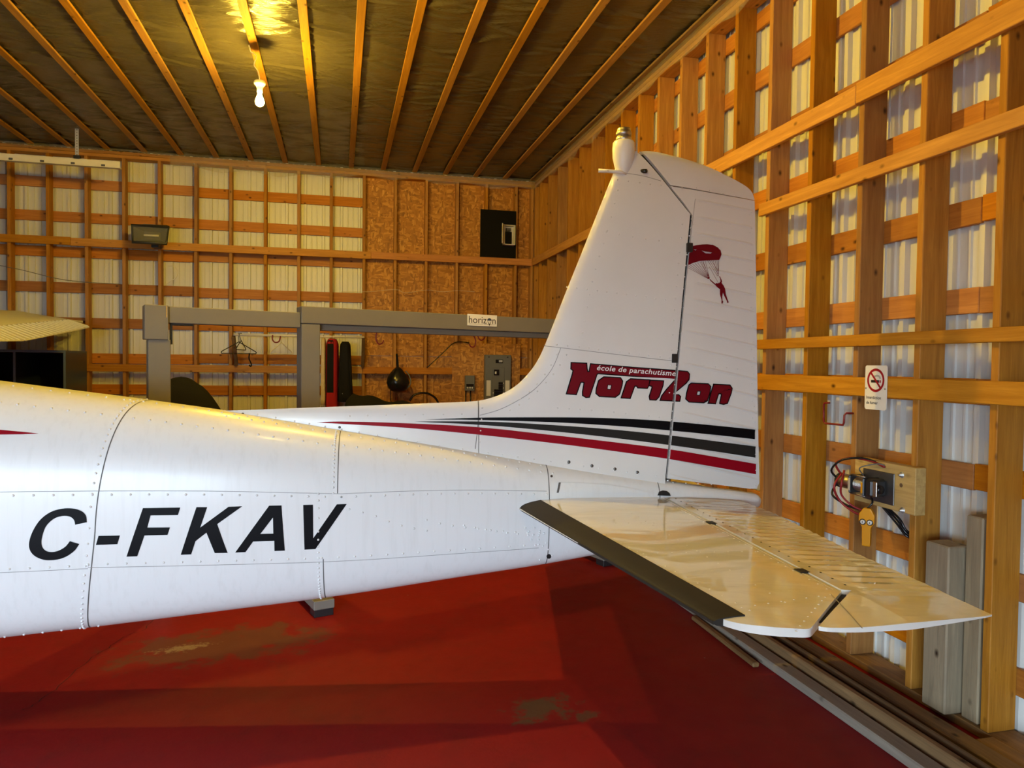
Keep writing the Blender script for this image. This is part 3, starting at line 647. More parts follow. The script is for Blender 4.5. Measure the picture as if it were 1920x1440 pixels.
mk('logo_lettering', [L(p[0], (s_fin(p[0], p[2]) if p[0] < ahinge(p[2]) else s_rud(p[0], p[2])+.003)+.0036, p[2]) for p in ppx], tf, 'vinyl_white', fin)
STR = {'vinyl_black': ([(797, 787), (870, 784.3), (940, 782.7), (1040, 782.3), (1107, 782.9), (1180, 785.2), (1248, 789.4), (1330, 797), (1421, 806.5)], [(1421, 824.8), (1330, 814.5), (1248, 806.3), (1180, 800.2), (1107, 795.3), (1040, 791.7), (940, 788.5), (870, 787.2)]),
 'vinyl_grey': ([(777, 791), (860, 790.3), (940, 791.5), (1040, 797), (1140, 804.3), (1248, 815.3), (1330, 826), (1422, 838.5)], [(1422, 859.6), (1330, 845), (1248, 833.3), (1140, 819.5), (1040, 808.7), (940, 799.5), (860, 794.5)]),
 'vinyl_red': ([(593, 793), (640, 791), (760, 794), (897, 801), (1040, 816), (1140, 827.5), (1248, 841.2), (1330, 855), (1423, 871.5)], [(1423, 891), (1330, 874), (1248, 859.4), (1140, 844), (1040, 831), (897, 815), (760, 802.5), (640, 795.7)])}
for mt, (t_, b_) in STR.items():
    tp = smoothpath(t_, 3); bp_ = smoothpath(b_, 3); poly = [tuple(p) for p in tp+bp_]
    decal('tail_stripe', [(poly, [])], mt, fin, .0016, (.06, .02), 'fin'); decal('tail_stripe', [(poly, [])], mt, rud, .0050, (.06, .02), 'rudder')
def q85(pts): return [(1230+x/8.47, 430+y/8.47) for x, y in pts]
para = [([(570, 270), (640, 250), (740, 237), (820, 233), (920, 240), (1000, 280), (1050, 330), (1058, 390), (1045, 440), (1025, 480), (860, 488), (700, 500), (600, 530), (530, 560), (450, 580), (468, 385), (545, 372), (560, 300)], [[(725, 335), (800, 378), (880, 382), (895, 364), (790, 352)], [(600, 318), (630, 334), (650, 318)]]),
 ([(870, 790), (900, 820), (965, 862), (975, 845), (995, 855), (1025, 845), (1045, 820), (1040, 780), (1022, 745), (1034, 740), (1060, 790), (1070, 820), (1062, 845), (1098, 890), (1120, 950), (1135, 1030), (1165, 1120), (1182, 1155), (1160, 1170), (1150, 1135), (1105, 1050), (1085, 1000), (1072, 1060), (1075, 1125), (1090, 1145), (1075, 1178), (1058, 1170), (1062, 1120), (1035, 1030), (1035, 950), (990, 920), (955, 880), (900, 835), (860, 795)], [])]
lines = []
for i in range(8): x0 = 455+i*42; lines.append(((x0, 580-i*10), (845+i*3, 785-i*2)))
for i in range(3): x0 = 720+i*36; lines.append(((x0, 500), (852+i*6, 775)))
for i in range(7): x0 = 830+i*31; lines.append(((x0, 488), (995+i*3, 740-(i % 3)*40)))
lines += [((940, 850), (860, 780)), ((1010, 850), (860, 700-110))]
for (x0, y0), (x1, y1) in lines:
    dx, dy = x1-x0, y1-y0; l = math.hypot(dx, dy); ox, oy = -dy/l*2.4, dx/l*2.4
    para.append(([(x0+ox, y0+oy), (x1+ox, y1+oy), (x1-ox, y1-oy), (x0-ox, y0-oy)], []))
for k, (po, ho) in enumerate(para[:2]): decal('parachutist_emblem', [(q85(po), [q85(h) for h in ho])], 'vinyl_dkred', rud, .0050, (.03, .02), 'rudder')
parts_ = [decal('t', [(q85(po), [])], 'vinyl_dkred', rud, .0050, None, 'rudder') for po, ho in para[2:]]
VV, FF = join([([v.co[:] for v in p.data.vertices], [tuple(f.vertices) for f in p.data.polygons]) for p in parts_ if p])
for p in parts_:
    if p: D.objects.remove(p, do_unlink=True)
mk('parachute_lines', VV, FF, 'vinyl_dkred', rud)
# seams and rivets of the tail
def tpts(pxs, n, sf=s_fin):
    P_ = [US(x, y, .04)[[0, 2]] for x, y in pxs]; P_ = smoothpath(P_, max(1, n//(len(P_)-1))); out = []
    for a, z in P_: out.append((np.array(L(a, sf(a, z), z)), np.array([0, -1., 0])))
    return out
for pl in ([(1022, 648), (1060, 653), (1150, 664), (1262, 677)], [(1052, 652), (1035, 692), (1005, 728), (970, 752), (935, 769), (900, 779)], [(1140, 318), (1200, 328), (1240, 339)]): ribbon('fin_seam', tpts(pl, 24), .0028, 'ltseam', fin)
ribbon('fin_seam', tpts([(898, 753), (896, 800), (891, 842)], 10), .003, 'seam', dorsal)
FR = []
def trow(pxs, sp, sf=s_fin):
    P_ = tpts(pxs, 40, sf); acc = 0; last = P_[0][0]; FR.append(P_[0])
    for p, n in P_[1:]:
        acc += np.linalg.norm(p-last); last = p
        if acc >= sp: FR.append((p, n)); acc = 0
for pl, sp in (([(1066, 537), (1105, 543), (1180, 553), (1250, 563)], .045), ([(1160, 355), (1140, 432), (1115, 512), (1098, 590), (1090, 640)], .055), ([(1138, 434), (1170, 441), (1240, 452)], .06), ([(1045, 646), (1150, 659), (1255, 672)], .045), ([(1045, 665), (1020, 705), (985, 742), (950, 762)], .05), ([(1062, 665), (1035, 705), (995, 745), (955, 770)], .05), ([(1280, 420), (1262, 610), (1252, 772)], .05), ([(1045, 765), (1140, 772), (1238, 783)], .05), ([(655, 781), (760, 778), (890, 776)], .075), ([(480, 778), (640, 806), (890, 846), (1230, 892)], .06), ([(905, 765), (902, 800), (899, 835)], .05), ([(1280, 352), (1220, 345), (1160, 335)], .05)):
    trow(pl, sp)
rivet_mesh('rivets', [(p, n) for p, n in FR], .0046, fin, 'finpaint', 1.0)
FR = []
for pl, sp in (([(1298, 410), (1275, 600), (1252, 885)], .03), ([(1412, 400), (1415, 600), (1418, 880)], .08), ([(1250, 680), (1400, 693)], .06), ([(1262, 905), (1400, 912)], .06), ([(1262, 790), (1410, 800)], .06), ([(1302, 420), (1280, 600), (1258, 880)], .05)): trow(pl, sp, s_rud)
for b in BEADS: FR.append((np.array(L(ate(b)-.02, s_rud(ate(b)-.02, b)+.001, b-.04)), np.array([0, -1., 0])))
for x in (1305, 1330, 1356, 1382, 1402): p = US(x, 352+(x-1300)*.185, .02); FR.append((np.array(L(p[0], s_cap(p[0], p[2]), p[2])), np.array([0, -1., 0])))
rivet_mesh('rivets', FR, .0038, rud, 'finpaint', 1.0)
ribbon('rudder_seam', tpts([(1305, 372), (1290, 500), (1275, 640), (1258, 800), (1250, 890)], 20, s_rud), .0025, 'ltseam', rud, .001)
def screw_on(x, y, r=.008):
    p = US(x, y, .04); P_ = np.array(L(p[0], s_fin(p[0], p[2]), p[2])); V, F = lathegeo([(r*.9, -.002), (r, .001), (r*.8, .003)], 12)
    R_ = Matrix.Rotation(math.pi/2, 4, 'X'); mk('screw', V, F, 'darksteel', fin, True, M4=Matrix.Translation(P_) @ R_)
for x, y in ((1066, 866), (1109, 873), (1152, 879), (1194, 885)): screw_on(x, y)
screw_on(452, 777, .006); screw_on(636, 802, .006)
for x, y in ((1292, 465), (1264, 672)):                       # rudder hinges
    p = US(x, y, .03); box('hinge', (p[0]-.018, -.05, p[2]-.022), (p[0]+.012, -.02, p[2]+.022), 'blackmetal', fin)
tube('bonding_lug', [L(*US(1252, 897, .0)), L(*(US(1252, 905, .0)))], .016, 'steel', fin)
# beacon on the fin tip
bp = US(1169, 290, 0); bcn = lathe('beacon_fairing', [(.002, -.145), (.022, -.11), (.042, -.06), (.052, -.015), (.054, .025), (.052, .055), (.047, .062)], 'paint', plane, 28, loc=L(*bp))
lathe('beacon_base', [(.034, .060), (.038, .068), (.038, .080), (.033, .082), (.033, .088)], 'steel', bcn, 24); lathe('beacon_lens', [(.033, .088), (.037, .092), (.037, .106), (.033, .108), (.033, .118), (.031, .124), (.02, .126)], 'steel', bcn, 24)
ap = US(1122, 320, 0); aq = US(1175, 326, .03)
V, F = tubegeo([L(ap[0], 0, ap[2]), L(ap[0]+.05, .012, ap[2]-.003), L(ap[0]+.10, .028, ap[2]-.008), L(aq[0], s_fin(aq[0], aq[2])+.002, aq[2])], [.010, .009, .009, .004], 8); mk('antenna', V, F, 'finpaint', fin, True)
pq = US(1202, 320, .03); tube('static_probe', [L(pq[0], .02, pq[2]), L(pq[0]+.02, .05, pq[2]-.006)], .010, 'blackplastic', fin)

# ---- horizontal tail (both sides)
ZS = .875
def th_stab(a, s):
    s = abs(s); le = np.interp(s, [0, 1.634, 1.70, 1.79], [-.735, -.465, -.44, -.30]); T = np.interp(s, [0, 1.6, 1.75], [.042, .0165, .0105])
    u = (a-le)/max(.05, (.0-le)); tip = min(1, max(0, (1.80-s)/.09)); tip = math.sqrt(1-(1-tip)**2)
    u = max(0, u); pr = math.sqrt(max(0, 1-(1-min(u/.30, 1))**2)) if u < .30 else 1-.32*((u-.3)/.7)**1.4
    return max(.0015, T*pr*tip)
tipz = .878
tip_arc = [UH(x, y, tipz)[:2] for x, y in ((1340, 1158), (1365, 1168), (1400, 1176), (1450, 1182), (1490, 1184.5), (1515, 1185), (1523, 1181))]
gapin = UH(1586, 1102, .895)[:2]
stab_poly = [(-.735, .04)]+[tuple(p) for p in smoothpath(tip_arc, 4)]+[(gapin[0]-.012, gapin[1]), (-.004, 1.472), (-.004, .04)]
stab_poly[1] = (-.465, 1.634)
horn = [UH(x, y, tipz)[:2] for x, y in ((1535, 1176), (1560, 1179), (1620, 1178.5), (1700, 1173), (1780, 1163.5), (1840, 1156), (1860, 1152))]
CORR = .062
def th_elev(a, s, corr=True):
    s_ = abs(s); te = np.interp(s_, [.1, .47, 1.12, 1.73], [.40, .352, .29, .262]); T = np.interp(s_, [0, 1.6, 1.75], [.029, .0125, .0085]); u = np.clip(a/te, -1, 1)
    t = T*(1-u)**.9+.0025 if a > 0 else T*np.clip(1-((-a)/.36)**2, .05, 1)
    if s_ > 1.62: t *= math.sqrt(max(.02, 1-((s_-1.62)/.18)**2))
    return max(.0015, t)
def ridge(a, s):
    s_ = abs(s)
    if a < .05 or s_ > 1.52: return 0
    q = ((s_+.10*a)/CORR) % 1.0; return .0052*min(1, (a-.05)/.05)*(1-q)*min(1, q/.12)*min(1, (1.52-s_)/.05)
elev_poly = [(.004, .11), (.004, 1.468), (gapin[0]+.012, gapin[1]+.01)]+[tuple(p) for p in smoothpath(horn, 4)]+[tuple(UH(x, y, .882)[:2]) for x, y in ((1800, 1122), (1700, 1078), (1600, 1034), (1450, 961))]+[(.395, .11)]
lel = lambda s: -.735+.27*s/1.634
def sheared(poly, us, ss):
    V2, F2 = ngrid([(a-lel(s), s) for a, s in poly], (us, ss)); return [(a+lel(s), s) for a, s in V2], F2
UC = [.001, .003, .006, .010, .016, .024, .034, .046, .06, .08, .105, .13, .16, .2, .25, .3, .38, .46, .54, .62, .68]
V2s, F2s = sheared(stab_poly, UC, sorted(list(np.arange(.1, 1.6, .1))+[1.63, 1.66, 1.69, 1.715, 1.735, 1.75, 1.765, 1.778]))
cuts = []
for k in range(0, 26): cuts += [k*CORR, k*CORR+.12*CORR, k*CORR+.55*CORR]
V2e, F2e = ngrid(elev_poly, ([-.2, -.1, .03, .05, .07, .10, .16, .24, .32], sorted(cuts+[1.56, 1.6, 1.64, 1.68, 1.71, 1.74, 1.76])))
def gapshadepoly():  # outline of the added black strip that darkens the tip gap
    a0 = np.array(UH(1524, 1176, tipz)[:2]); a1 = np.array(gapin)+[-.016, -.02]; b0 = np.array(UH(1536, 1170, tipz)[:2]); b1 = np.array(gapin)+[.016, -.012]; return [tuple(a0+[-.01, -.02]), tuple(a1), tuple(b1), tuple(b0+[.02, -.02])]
BW = .095
boot_poly = []
for sg in (1, -1):
    T_ = lambda a, s: L(a, sg*s, ZS+th_stab(a, s)); B_ = lambda a, s: L(a, sg*s, ZS-th_stab(a, s))
    W, G = inflate(V2s, F2s, T_, B_); G = [g[::-1] for g in G] if sg > 0 else G
    stb = mk('stabilizer', W, G, 'stabpaint', plane, True, 40)
    bmn = lambda s: np.interp(s, [0, 1.634], [-.735, -.465])
    bpoly = [(bmn(s), s) for s in np.linspace(.10, 1.634, 14)]+[(bmn(s)+BW*(1.05-.1*s), s) for s in np.linspace(1.634, .10, 14)]
    Vb, Fb = sheared([(a-(.0035 if k < 14 else 0), s) for k, (a, s) in enumerate(bpoly)], [-.002]+UC, .15)
    W, G = inflate(Vb, Fb, lambda a, s: L(a, sg*s, ZS+th_stab(a, s)+.003), lambda a, s: L(a, sg*s, ZS-th_stab(a, s)-.003))
    W2_, G2_ = inflate([p for p in gapshadepoly()], [(0, 1, 2, 3)], lambda a, s: L(a, sg*s, ZS+.002), lambda a, s: L(a, sg*s, ZS-.002)); mk('gap_shade', W2_, G2_, 'hole', stb)  # added black strip stands in for the shade between stabilizer and elevator
    mk('leading_edge_boot', W, [g[::-1] for g in G] if sg > 0 else G, 'rubber', stb, True, 60)
    W, G = inflate(V2e, F2e, lambda a, s: L(a, sg*s, ZS+th_elev(a, s)+ridge(a, s)), lambda a, s: L(a, sg*s, ZS-th_elev(a, s)-ridge(a, s)))
    el = mk('elevator', W, [g[::-1] for g in G] if sg > 0 else G, 'stabpaint', plane)
    R_ = []
    def srow(p0, p1, n):
        for t in np.linspace(0, 1, n):
            a, s = p0[0]+(p1[0]-p0[0])*t, p0[1]+(p1[1]-p0[1])*t; R_.append((np.array(L(a, sg*s, ZS+th_stab(a, s))), np.array([0, 0, 1.])))
    srow((-.62, .15), (-.35, 1.60), 26); srow((-.03, .15), (-.03, 1.45), 30); srow((-.45, 1.60), (-.05, 1.50), 10); srow((-.30, .15), (-.22, 1.55), 20); srow((-.62, .62), (-.04, .62), 12); srow((-.55, 1.05), (-.04, 1.05), 11); srow((-.30, 1.74), (-.08, 1.52), 9)
    rivet_mesh('rivets', R_, .0036, stb, 'stabpaint')
    ribbon('hinge_seam', [(np.array(L(-.016, sg*s, ZS+th_stab(-.016, s))), np.array([0, 0, 1.])) for s in np.linspace(.12, 1.46, 20)], .004, 'vinyl_white', stb, .0012)
    R_ = []
    for k in range(1, 24): s = k*CORR; R_.append((np.array(L(.045, sg*s, ZS+th_elev(.045, s))), np.array([0, 0, 1.])))
    rivet_mesh('fasteners', R_, .0046, el, 'hole')
    for s in (.62, 1.28): box('hinge_cutout', (-.022, -sg*s-.022, ZS+.015), (.012, -sg*s+.022, ZS+th_stab(-.01, s)+.0035), 'hole', stb)
    ribbon('horn_seam', [(np.array(L(-.05-.07*t, sg*(1.50+.24*t), ZS+th_elev(-.05-.07*t, 1.5+.24*t)+.001)), np.array([0, 0, 1.])) for t in np.linspace(0, 1, 8)], .003, 'ltseam', el, .001)
# root fairing slot beside the stabilizer
rootpx = [(1046, 923), (1050, 905), (1085, 905.5), (1140, 909), (1195, 918), (1222, 925)]
fpatch('root_slot', rootpx[::1], 'paint', .004); fpatch('root_slot_end', [(1043, 924), (1047, 905), (1051, 905), (1047, 924)], 'seam', .005)
fpatch('trim_hole', [(1232, 929), (1235, 922), (1242, 920), (1250, 921), (1255, 925), (1257, 930)], 'hole', .004)

# ---- wings (the far one reaches into the picture), undercarriage
def zt_te(s): return np.interp(abs(s), [.5, 3.383, 3.803, 5.405, 5.79], [1.60, 1.682, 1.699, 1.911, 1.925])
def z_hinge(s): return np.interp(abs(s), [.5, 3.995, 5.435, 5.79], [1.70, 1.829, 1.972, 1.985])
def z_crest(s): return np.interp(abs(s), [.5, 4.6, 5.1, 5.60, 5.80], [1.88, 2.022, 2.05, 2.03, 1.965])
for sg in (-1, 1):
    V = []; F = []; ss = np.concatenate([np.linspace(.42, 5.3, 24), [5.45, 5.58, 5.68, 5.75, 5.79]]); n = 0
    for s in ss:
        tipf = 1 if s < 5.3 else max(.06, math.sqrt(max(0, 1-((s-5.3)/.5)**2)))
        zh, zc_ = z_hinge(s), z_crest(s); ac_, le = -5.25, -4.9-1.25*(.55+.45*tipf)
        zl = zh-.03+(zc_-zh)*.0; zb_ = zc_-.20*tipf
        prof = [(-4.9, zh), (-5.03, zh+.65*(zc_-zh)*.62), (ac_, zh+.93*(zc_-zh)), (-5.5, zc_), (-5.8, zc_-.005*tipf), (le+.12, zc_-.04*tipf), (le+.02, zc_-.10*tipf), (le, zc_-.13*tipf), (le+.06, zc_-.17*tipf), (-5.8, zb_), (-5.3, min(zb_+.02, zh-.02)), (-4.9, zh-.03)]
        n = len(prof); V += [L(a, sg*s, z) for a, z in prof]
    for i in range(len(ss)-1):
        for k in range(n): f = (i*n+k, i*n+(k+1) % n, (i+1)*n+(k+1) % n, (i+1)*n+k); F.append(f if sg < 0 else f[::-1])
    F.append(tuple(range(n))); F.append(tuple(range((len(ss)-1)*n, len(ss)*n))[::-1])
    wg = mk('wing', V, F, 'paint', plane, True)
    for nm, s0, s1 in (('flap', .6, 3.79), ('aileron', 3.81, 5.40)):
        V = []; F = []; k = 0; rib = .085; nn = int((s1-s0)/rib)
        for i in range(nn):
            for q in (0., .10, .9):
                s = s0+(i+q)*(s1-s0)/nn; dz = {0.: 0, .10: .016, .9: .006}[q]; a1 = -4.6
                if nm == 'aileron' and s > 5.2: a1 = -4.6-.1*(s-5.2)/.2
                V += [L(-4.892, sg*s, z_hinge(s)-.004), L(-4.87, sg*s, z_hinge(s)-.002+dz), L(a1, sg*s, zt_te(s)+dz*.6), L(a1, sg*s, zt_te(s)-.006), L(-4.892, sg*s, z_hinge(s)-.035)]
        m_ = len(V)//5
        for i in range(m_-1):
            for k in range(5): f = (i*5+k, i*5+(k+1) % 5, (i+1)*5+(k+1) % 5, (i+1)*5+k); F.append(f[::-1] if sg < 0 else f)
        F.append((4, 3, 2, 1, 0)); F.append(tuple(range(m_*5-5, m_*5))); mk(nm, V, F, 'paint', wg)
    dash = [(np.array(L(-4.896, sg*s, z_hinge(s)+.004)), np.array([.3, 0, 1.])) for s in np.linspace(.6, 5.4, 60)]
    for i in range(0, 58, 1):
        pass
    R_ = [(np.array(L(-4.893, sg*s, z_hinge(s)+.001)), np.array([.5, 0, 1.])) for s in np.arange(.7, 5.4, .06)]
    rivet_mesh('hinge_gap', R_, .012, wg, 'hole')
    g = tube('gear_leg', smoothpath([L(-5.6, sg*.40, .40), L(-5.55, sg*.8, .38), L(-5.5, sg*1.15, .22)], 5), .03, 'paint', plane)
    V, F = lathegeo([(.05, -.07), (.16, -.075), (.205, -.05), (.215, 0), (.205, .05), (.16, .075), (.05, .07)], 24); mk('wheel', V, F, 'rubber', plane, True, M4=Matrix.Translation(L(-5.5, sg*1.2, .216)) @ Matrix.Rotation(math.pi/2, 4, 'X'))
tube('nose_gear_leg', [L(-7.3, 0, .5), L(-7.35, 0, .2)], .03, 'steel', plane)
V, F = lathegeo([(.05, -.06), (.13, -.065), (.175, -.04), (.18, 0), (.175, .04), (.13, .065), (.05, .06)], 24); mk('wheel', V, F, 'rubber', plane, True, M4=Matrix.Translation(L(-7.35, 0, .181)) @ Matrix.Rotation(math.pi/2, 4, 'X'))

# ================================================================== THINGS
def bulb(name, loc, label, mat='bulb'):
    e = empty(name, loc); tag(e, label, 'light bulb', 'bare bulbs under the ceiling'); hc = ZC-.022-loc[2]
    lathe('socket', [(.010, .150), (.040, .146), (.046, .135), (.042, .12), (.028, .105), (.022, .085), (.022, .06), (.018, .055)], 'white_plastic', e)
    lathe('glass_bulb', [(.014, .056), (.016, .04), (.022, .022), (.030, .004), (.034, -.014), (.033, -.028), (.026, -.042), (.014, -.051), (.003, -.053)], mat, e, 20)
    tube('wire', smoothpath([(0, 0, .146), (-.012, .0, .146+.25*(hc-.146)), (-.045, .02, .146+.45*(hc-.146)), (-.03, .03, .146+.7*(hc-.146)), (-.075, .05, .146+.85*(hc-.146)), (-.08, .05, hc-.004)], 5), .0045, 'white_plastic', e, 6)
    lathe('ceiling_plate', [(.010, hc-.012), (.012, hc-.004), (.012, hc)], 'white_plastic', e, 16, loc=(-.08, .05, 0))
    return e
b1 = UY(487, 187, 6.10); bulb('light_bulb', tuple(b1), 'glowing bare light bulb hanging from the black plastic ceiling')
bulb('light_bulb', (.05, 4.0, 3.70), 'bare light bulb on the ceiling above the airplane tail', 'bulb2')
bulb('light_bulb', (-.15, 2.2, 3.74), 'bare light bulb on the ceiling nearest the open door', 'bulb3')

# ---- grey timber frame behind the airplane (turned 17 degrees)
FA = math.atan2(.64, 1.957+.0); f0 = UY(566, 606, 5.0)
fr = empty('timber_gantry', (f0[0], f0[1], 0), FA); tag(fr, 'grey painted timber frame with two posts and header beams behind the airplane', 'frame')
zb2, zt2 = f0[2], UY(566, 573.7, 5.0)[2]; PW = .125; LEN = 2.28; t1 = -.92
def fbox(n, lo, hi, **k): return box(n, lo, hi, 'greypaint', fr, .004, **k)
fbox('post', (0, .004, .10), (PW, PW, zb2-.002)); fbox('post', (LEN-PW, .004, .10), (LEN, PW, zb2-.002))
fbox('header_beam', (-.002, 0, zb2), (LEN, PW, zt2)); fbox('under_plank', (PW+.004, .05, zb2-.042), (LEN-PW-.004, .05+.075, zb2-.001))
zt1 = UY(310, 573.4, 4.735)[2]; zb1 = UY(310, 605, 4.735)[2]
fbox('header_beam', (t1+.115, .02, zb1), (-.004, PW, zt1))
fbox('post', (t1, .012, 0), (t1+PW, PW, UY(313, 637, 4.735)[2])); fbox('post_cap', (t1-.02, 0, UY(313, 637, 4.735)[2]), (t1+.112, PW+.01, zt1+.004))
V, F = join([bx((t1+PW+.0, .03, zb1-.13), (t1+PW+.012, .08, zb1)), bx((t1+PW, .03, zb1-.012), (t1+PW+.13, .08, zb1))]); mk('angle_bracket', V, F, 'blackmetal', fr)
mk('split', *bx((t1+.098, -.0012, zt1-.07), (t1+.104, .004, zt1)), 'blond', fr)
for xx in (-.085, LEN-PW-.03):
    fbox('foot', (xx-.002, -.60, .045), (xx+.125, .62, .10)); box('foot_pad', (xx+.004, -.592, 0), (xx+.12, -.50, .045), 'blackmetal', fr); box('foot_pad', (xx+.004, .52, 0), (xx+.12, .61, .045), 'blackmetal', fr)
FM = Matrix.Translation((f0[0], f0[1], 0)) @ Matrix.Rotation(FA, 4, 'Z')
def on_frame(px, py, yl):   # pixel -> frame coordinates at local depth yl
    n = np.array([-math.sin(FA), math.cos(FA), 0]); p0 = np.array([f0[0], f0[1], 0])+n*yl; d = ray(px, py); t = ((p0-CAMP)@n)/(d@n); q = CAMP+d*t; return FM.inverted() @ Vector(q)
# small white sign on the header
a_, b_ = on_frame(876.5, 588.5, -.004), on_frame(931.5, 612.5, -.004); SW, SH = b_.x-a_.x, a_.z-b_.z
sg_ = empty('nameplate'); sg_.matrix_world = FM @ Matrix.Translation((a_.x, -.0035, b_.z)); tag(sg_, 'small white horizon nameplate on the grey header beam', 'sign')
box('plate', (0, -.003, 0), (SW, .003, SH), 'white_sign', sg_, .001)
tv, tf = textgeo('horiz', 0, .0, 1.0); k = .60*SW/tv[:, 0].max()
mk('lettering', [(.04*SW+p[0]*k, -.0042, .22*SH+p[1]*k) for p in tv], tf, 'print_black', sg_)
tv2, tf2 = textgeo('n'); mk('lettering', [(.835*SW+p[0]*k, -.0042, .22*SH+p[1]*k) for p in tv2], tf2, 'print_black', sg_)
cx, cz, r = .735*SW, .50*SH, .068*SW
cap_ = [(cx+r*1.15*math.cos(t), cz+r*1.1*math.sin(t)) for t in np.linspace(0, math.pi, 9)]; V2, F2 = flatmesh([(cap_, [])]); mk('parachute_mark', [(x_, -.0042, z_) for x_, z_ in V2], F2, 'navy', sg_)
V2, F2 = flatmesh([([(cx-r, cz-.004), (cx-r*.85, cz-.004), (cx, cz-r*1.5), (cx+r*.85, cz-.004), (cx+r, cz-.004), (cx+.1*r, cz-r*2.2), (cx-.1*r, cz-r*2.2)], [])]); mk('parachute_mark', [(x_, -.0042, z_) for x_, z_ in V2], F2, 'print_black', sg_)
mk('underline', [(.55*SW, -.0042, .13*SH), (.95*SW, -.0042, .13*SH), (.95*SW, -.0042, .155*SH), (.55*SW, -.0042, .155*SH)], [(0, 1, 2, 3)], 'print_black', sg_); mk('small_print', [(.05*SW, -.0042, .14*SH), (.53*SW, -.0042, .14*SH), (.53*SW, -.0042, .16*SH), (.05*SW, -.0042, .16*SH)], [(0, 1, 2, 3)], 'panelgrey', sg_)
# red hooks under the frame
def jhook(pxs, yl, label):
    P_ = [FM @ on_frame(x, y, yl) for x, y in pxs]; b = np.array(P_[0]); tag(tube('hook', [np.array(p)-b for p in smoothpath(P_, 5)], .005, 'red', loc=tuple(b)), label, 'hook', 'red hooks on the grey frame')
jhook([(711, 618), (706, 625), (705, 636), (710, 645), (717, 643), (719, 638)], .09, 'red hook hanging alone under the grey beam left of the hanging black bag')
jhook([(886, 627), (890, 633), (892, 641), (889, 650), (883, 650), (880, 645)], .09, 'lower red hook under the grey beam beneath the white nameplate')
jhook([(906, 617), (911, 621), (909, 633), (903, 638), (898, 635), (896, 630)], .06, 'upper red hook right of another hook under the white nameplate')

# ---- back wall things
YW = YB-.03
# clothes rod and what hangs on it
YR = 9.2; zr = 1.848
rod = empty('clothes_rod', (0, YR, zr)); tag(rod, 'cream clothes rod on two dark wooden brackets against the back wall', 'clothes rod')
for x0, x1 in ((UY(438, 627, YR)[0], UY(683, 631, YR)[0]),):
    tube('rod', [(x0, 0, 0), (x1, 0, 0)], .014, 'cream_cloth' if False else 'white_plastic', rod, 12)
for x0 in (UY(440, 640, YR)[0]-.02, UY(683, 650, YR)[0]-.01):
    bl = board('bracket', (-.22, -.019, -.03), (.22, .019, .03), 'brownlum', rod); bl.rotation_euler = (0, math.radians(52), math.radians(90)); bl.location = (x0, YW-YR-.16, -.19)
def hanger(px, py, wpx, mat, label, turn, sz=1):
    p = UY(px, py, YR); w_ = wpx; h = empty('clothes_hanger', (p[0], YR, zr), turn); tag(h, label, 'hanger', 'hangers on the rod')
    tube('hanger_hook', smoothpath([(.0, -.018, -.005), (.0, .0, .019), (.0, .02, .004), (0, .006, -.05), (0, 0, -.085*sz)], 5), .004, mat, h, 6)
    tube('hanger_body', smoothpath([(0, 0, -.085*sz), (-.09*sz, 0, -.14*sz), (-.19*sz, 0, -.20*sz), (-.195*sz, 0, -.222*sz), (-.17*sz, 0, -.225*sz), (0, 0, -.225*sz), (.17*sz, 0, -.225*sz), (.195*sz, 0, -.222*sz), (.19*sz, 0, -.20*sz), (.09*sz, 0, -.14*sz), (0, 0, -.085*sz)], 3), .006, mat, h, 6)
hanger(448, 627, 0, 'blackplastic', 'black plastic clothes hanger at the left end of the rod', .25)
hanger(528, 629, 0, 'white_plastic', 'white plastic clothes hanger hanging on the rod', .95)
hanger(452, 627, 0, 'blackplastic', 'thin black hanger seen almost edge on beside the first', 1.35, .8)
P_ = [UY(x, y, YR-.05) for x, y in ((511, 628), (511, 637), (516, 642), (523, 640), (526, 630))]; tag(tube('hook', [p-P_[0] for p in smoothpath(P_, 4)], .008, 'red', loc=tuple(P_[0])), 'dark red hook over the cream clothes rod beside the white hanger', 'hook')
P_ = [UY(x, y, YR-.04) for x, y in ((468, 662), (467, 672), (471, 682), (470, 687), (467, 684))]; tag(tube('cord_strap', [p-P_[0] for p in smoothpath(P_, 4)], .008, 'blackcloth', loc=tuple(P_[0])), 'dark strap dangling from the black clothes hanger', 'strap')
def gprof(v, flare): return (.86+flare*(1-v)**1.3) if v < .93 else .86*math.sqrt(max(.45, 1-((v-.93)/.085)**2))
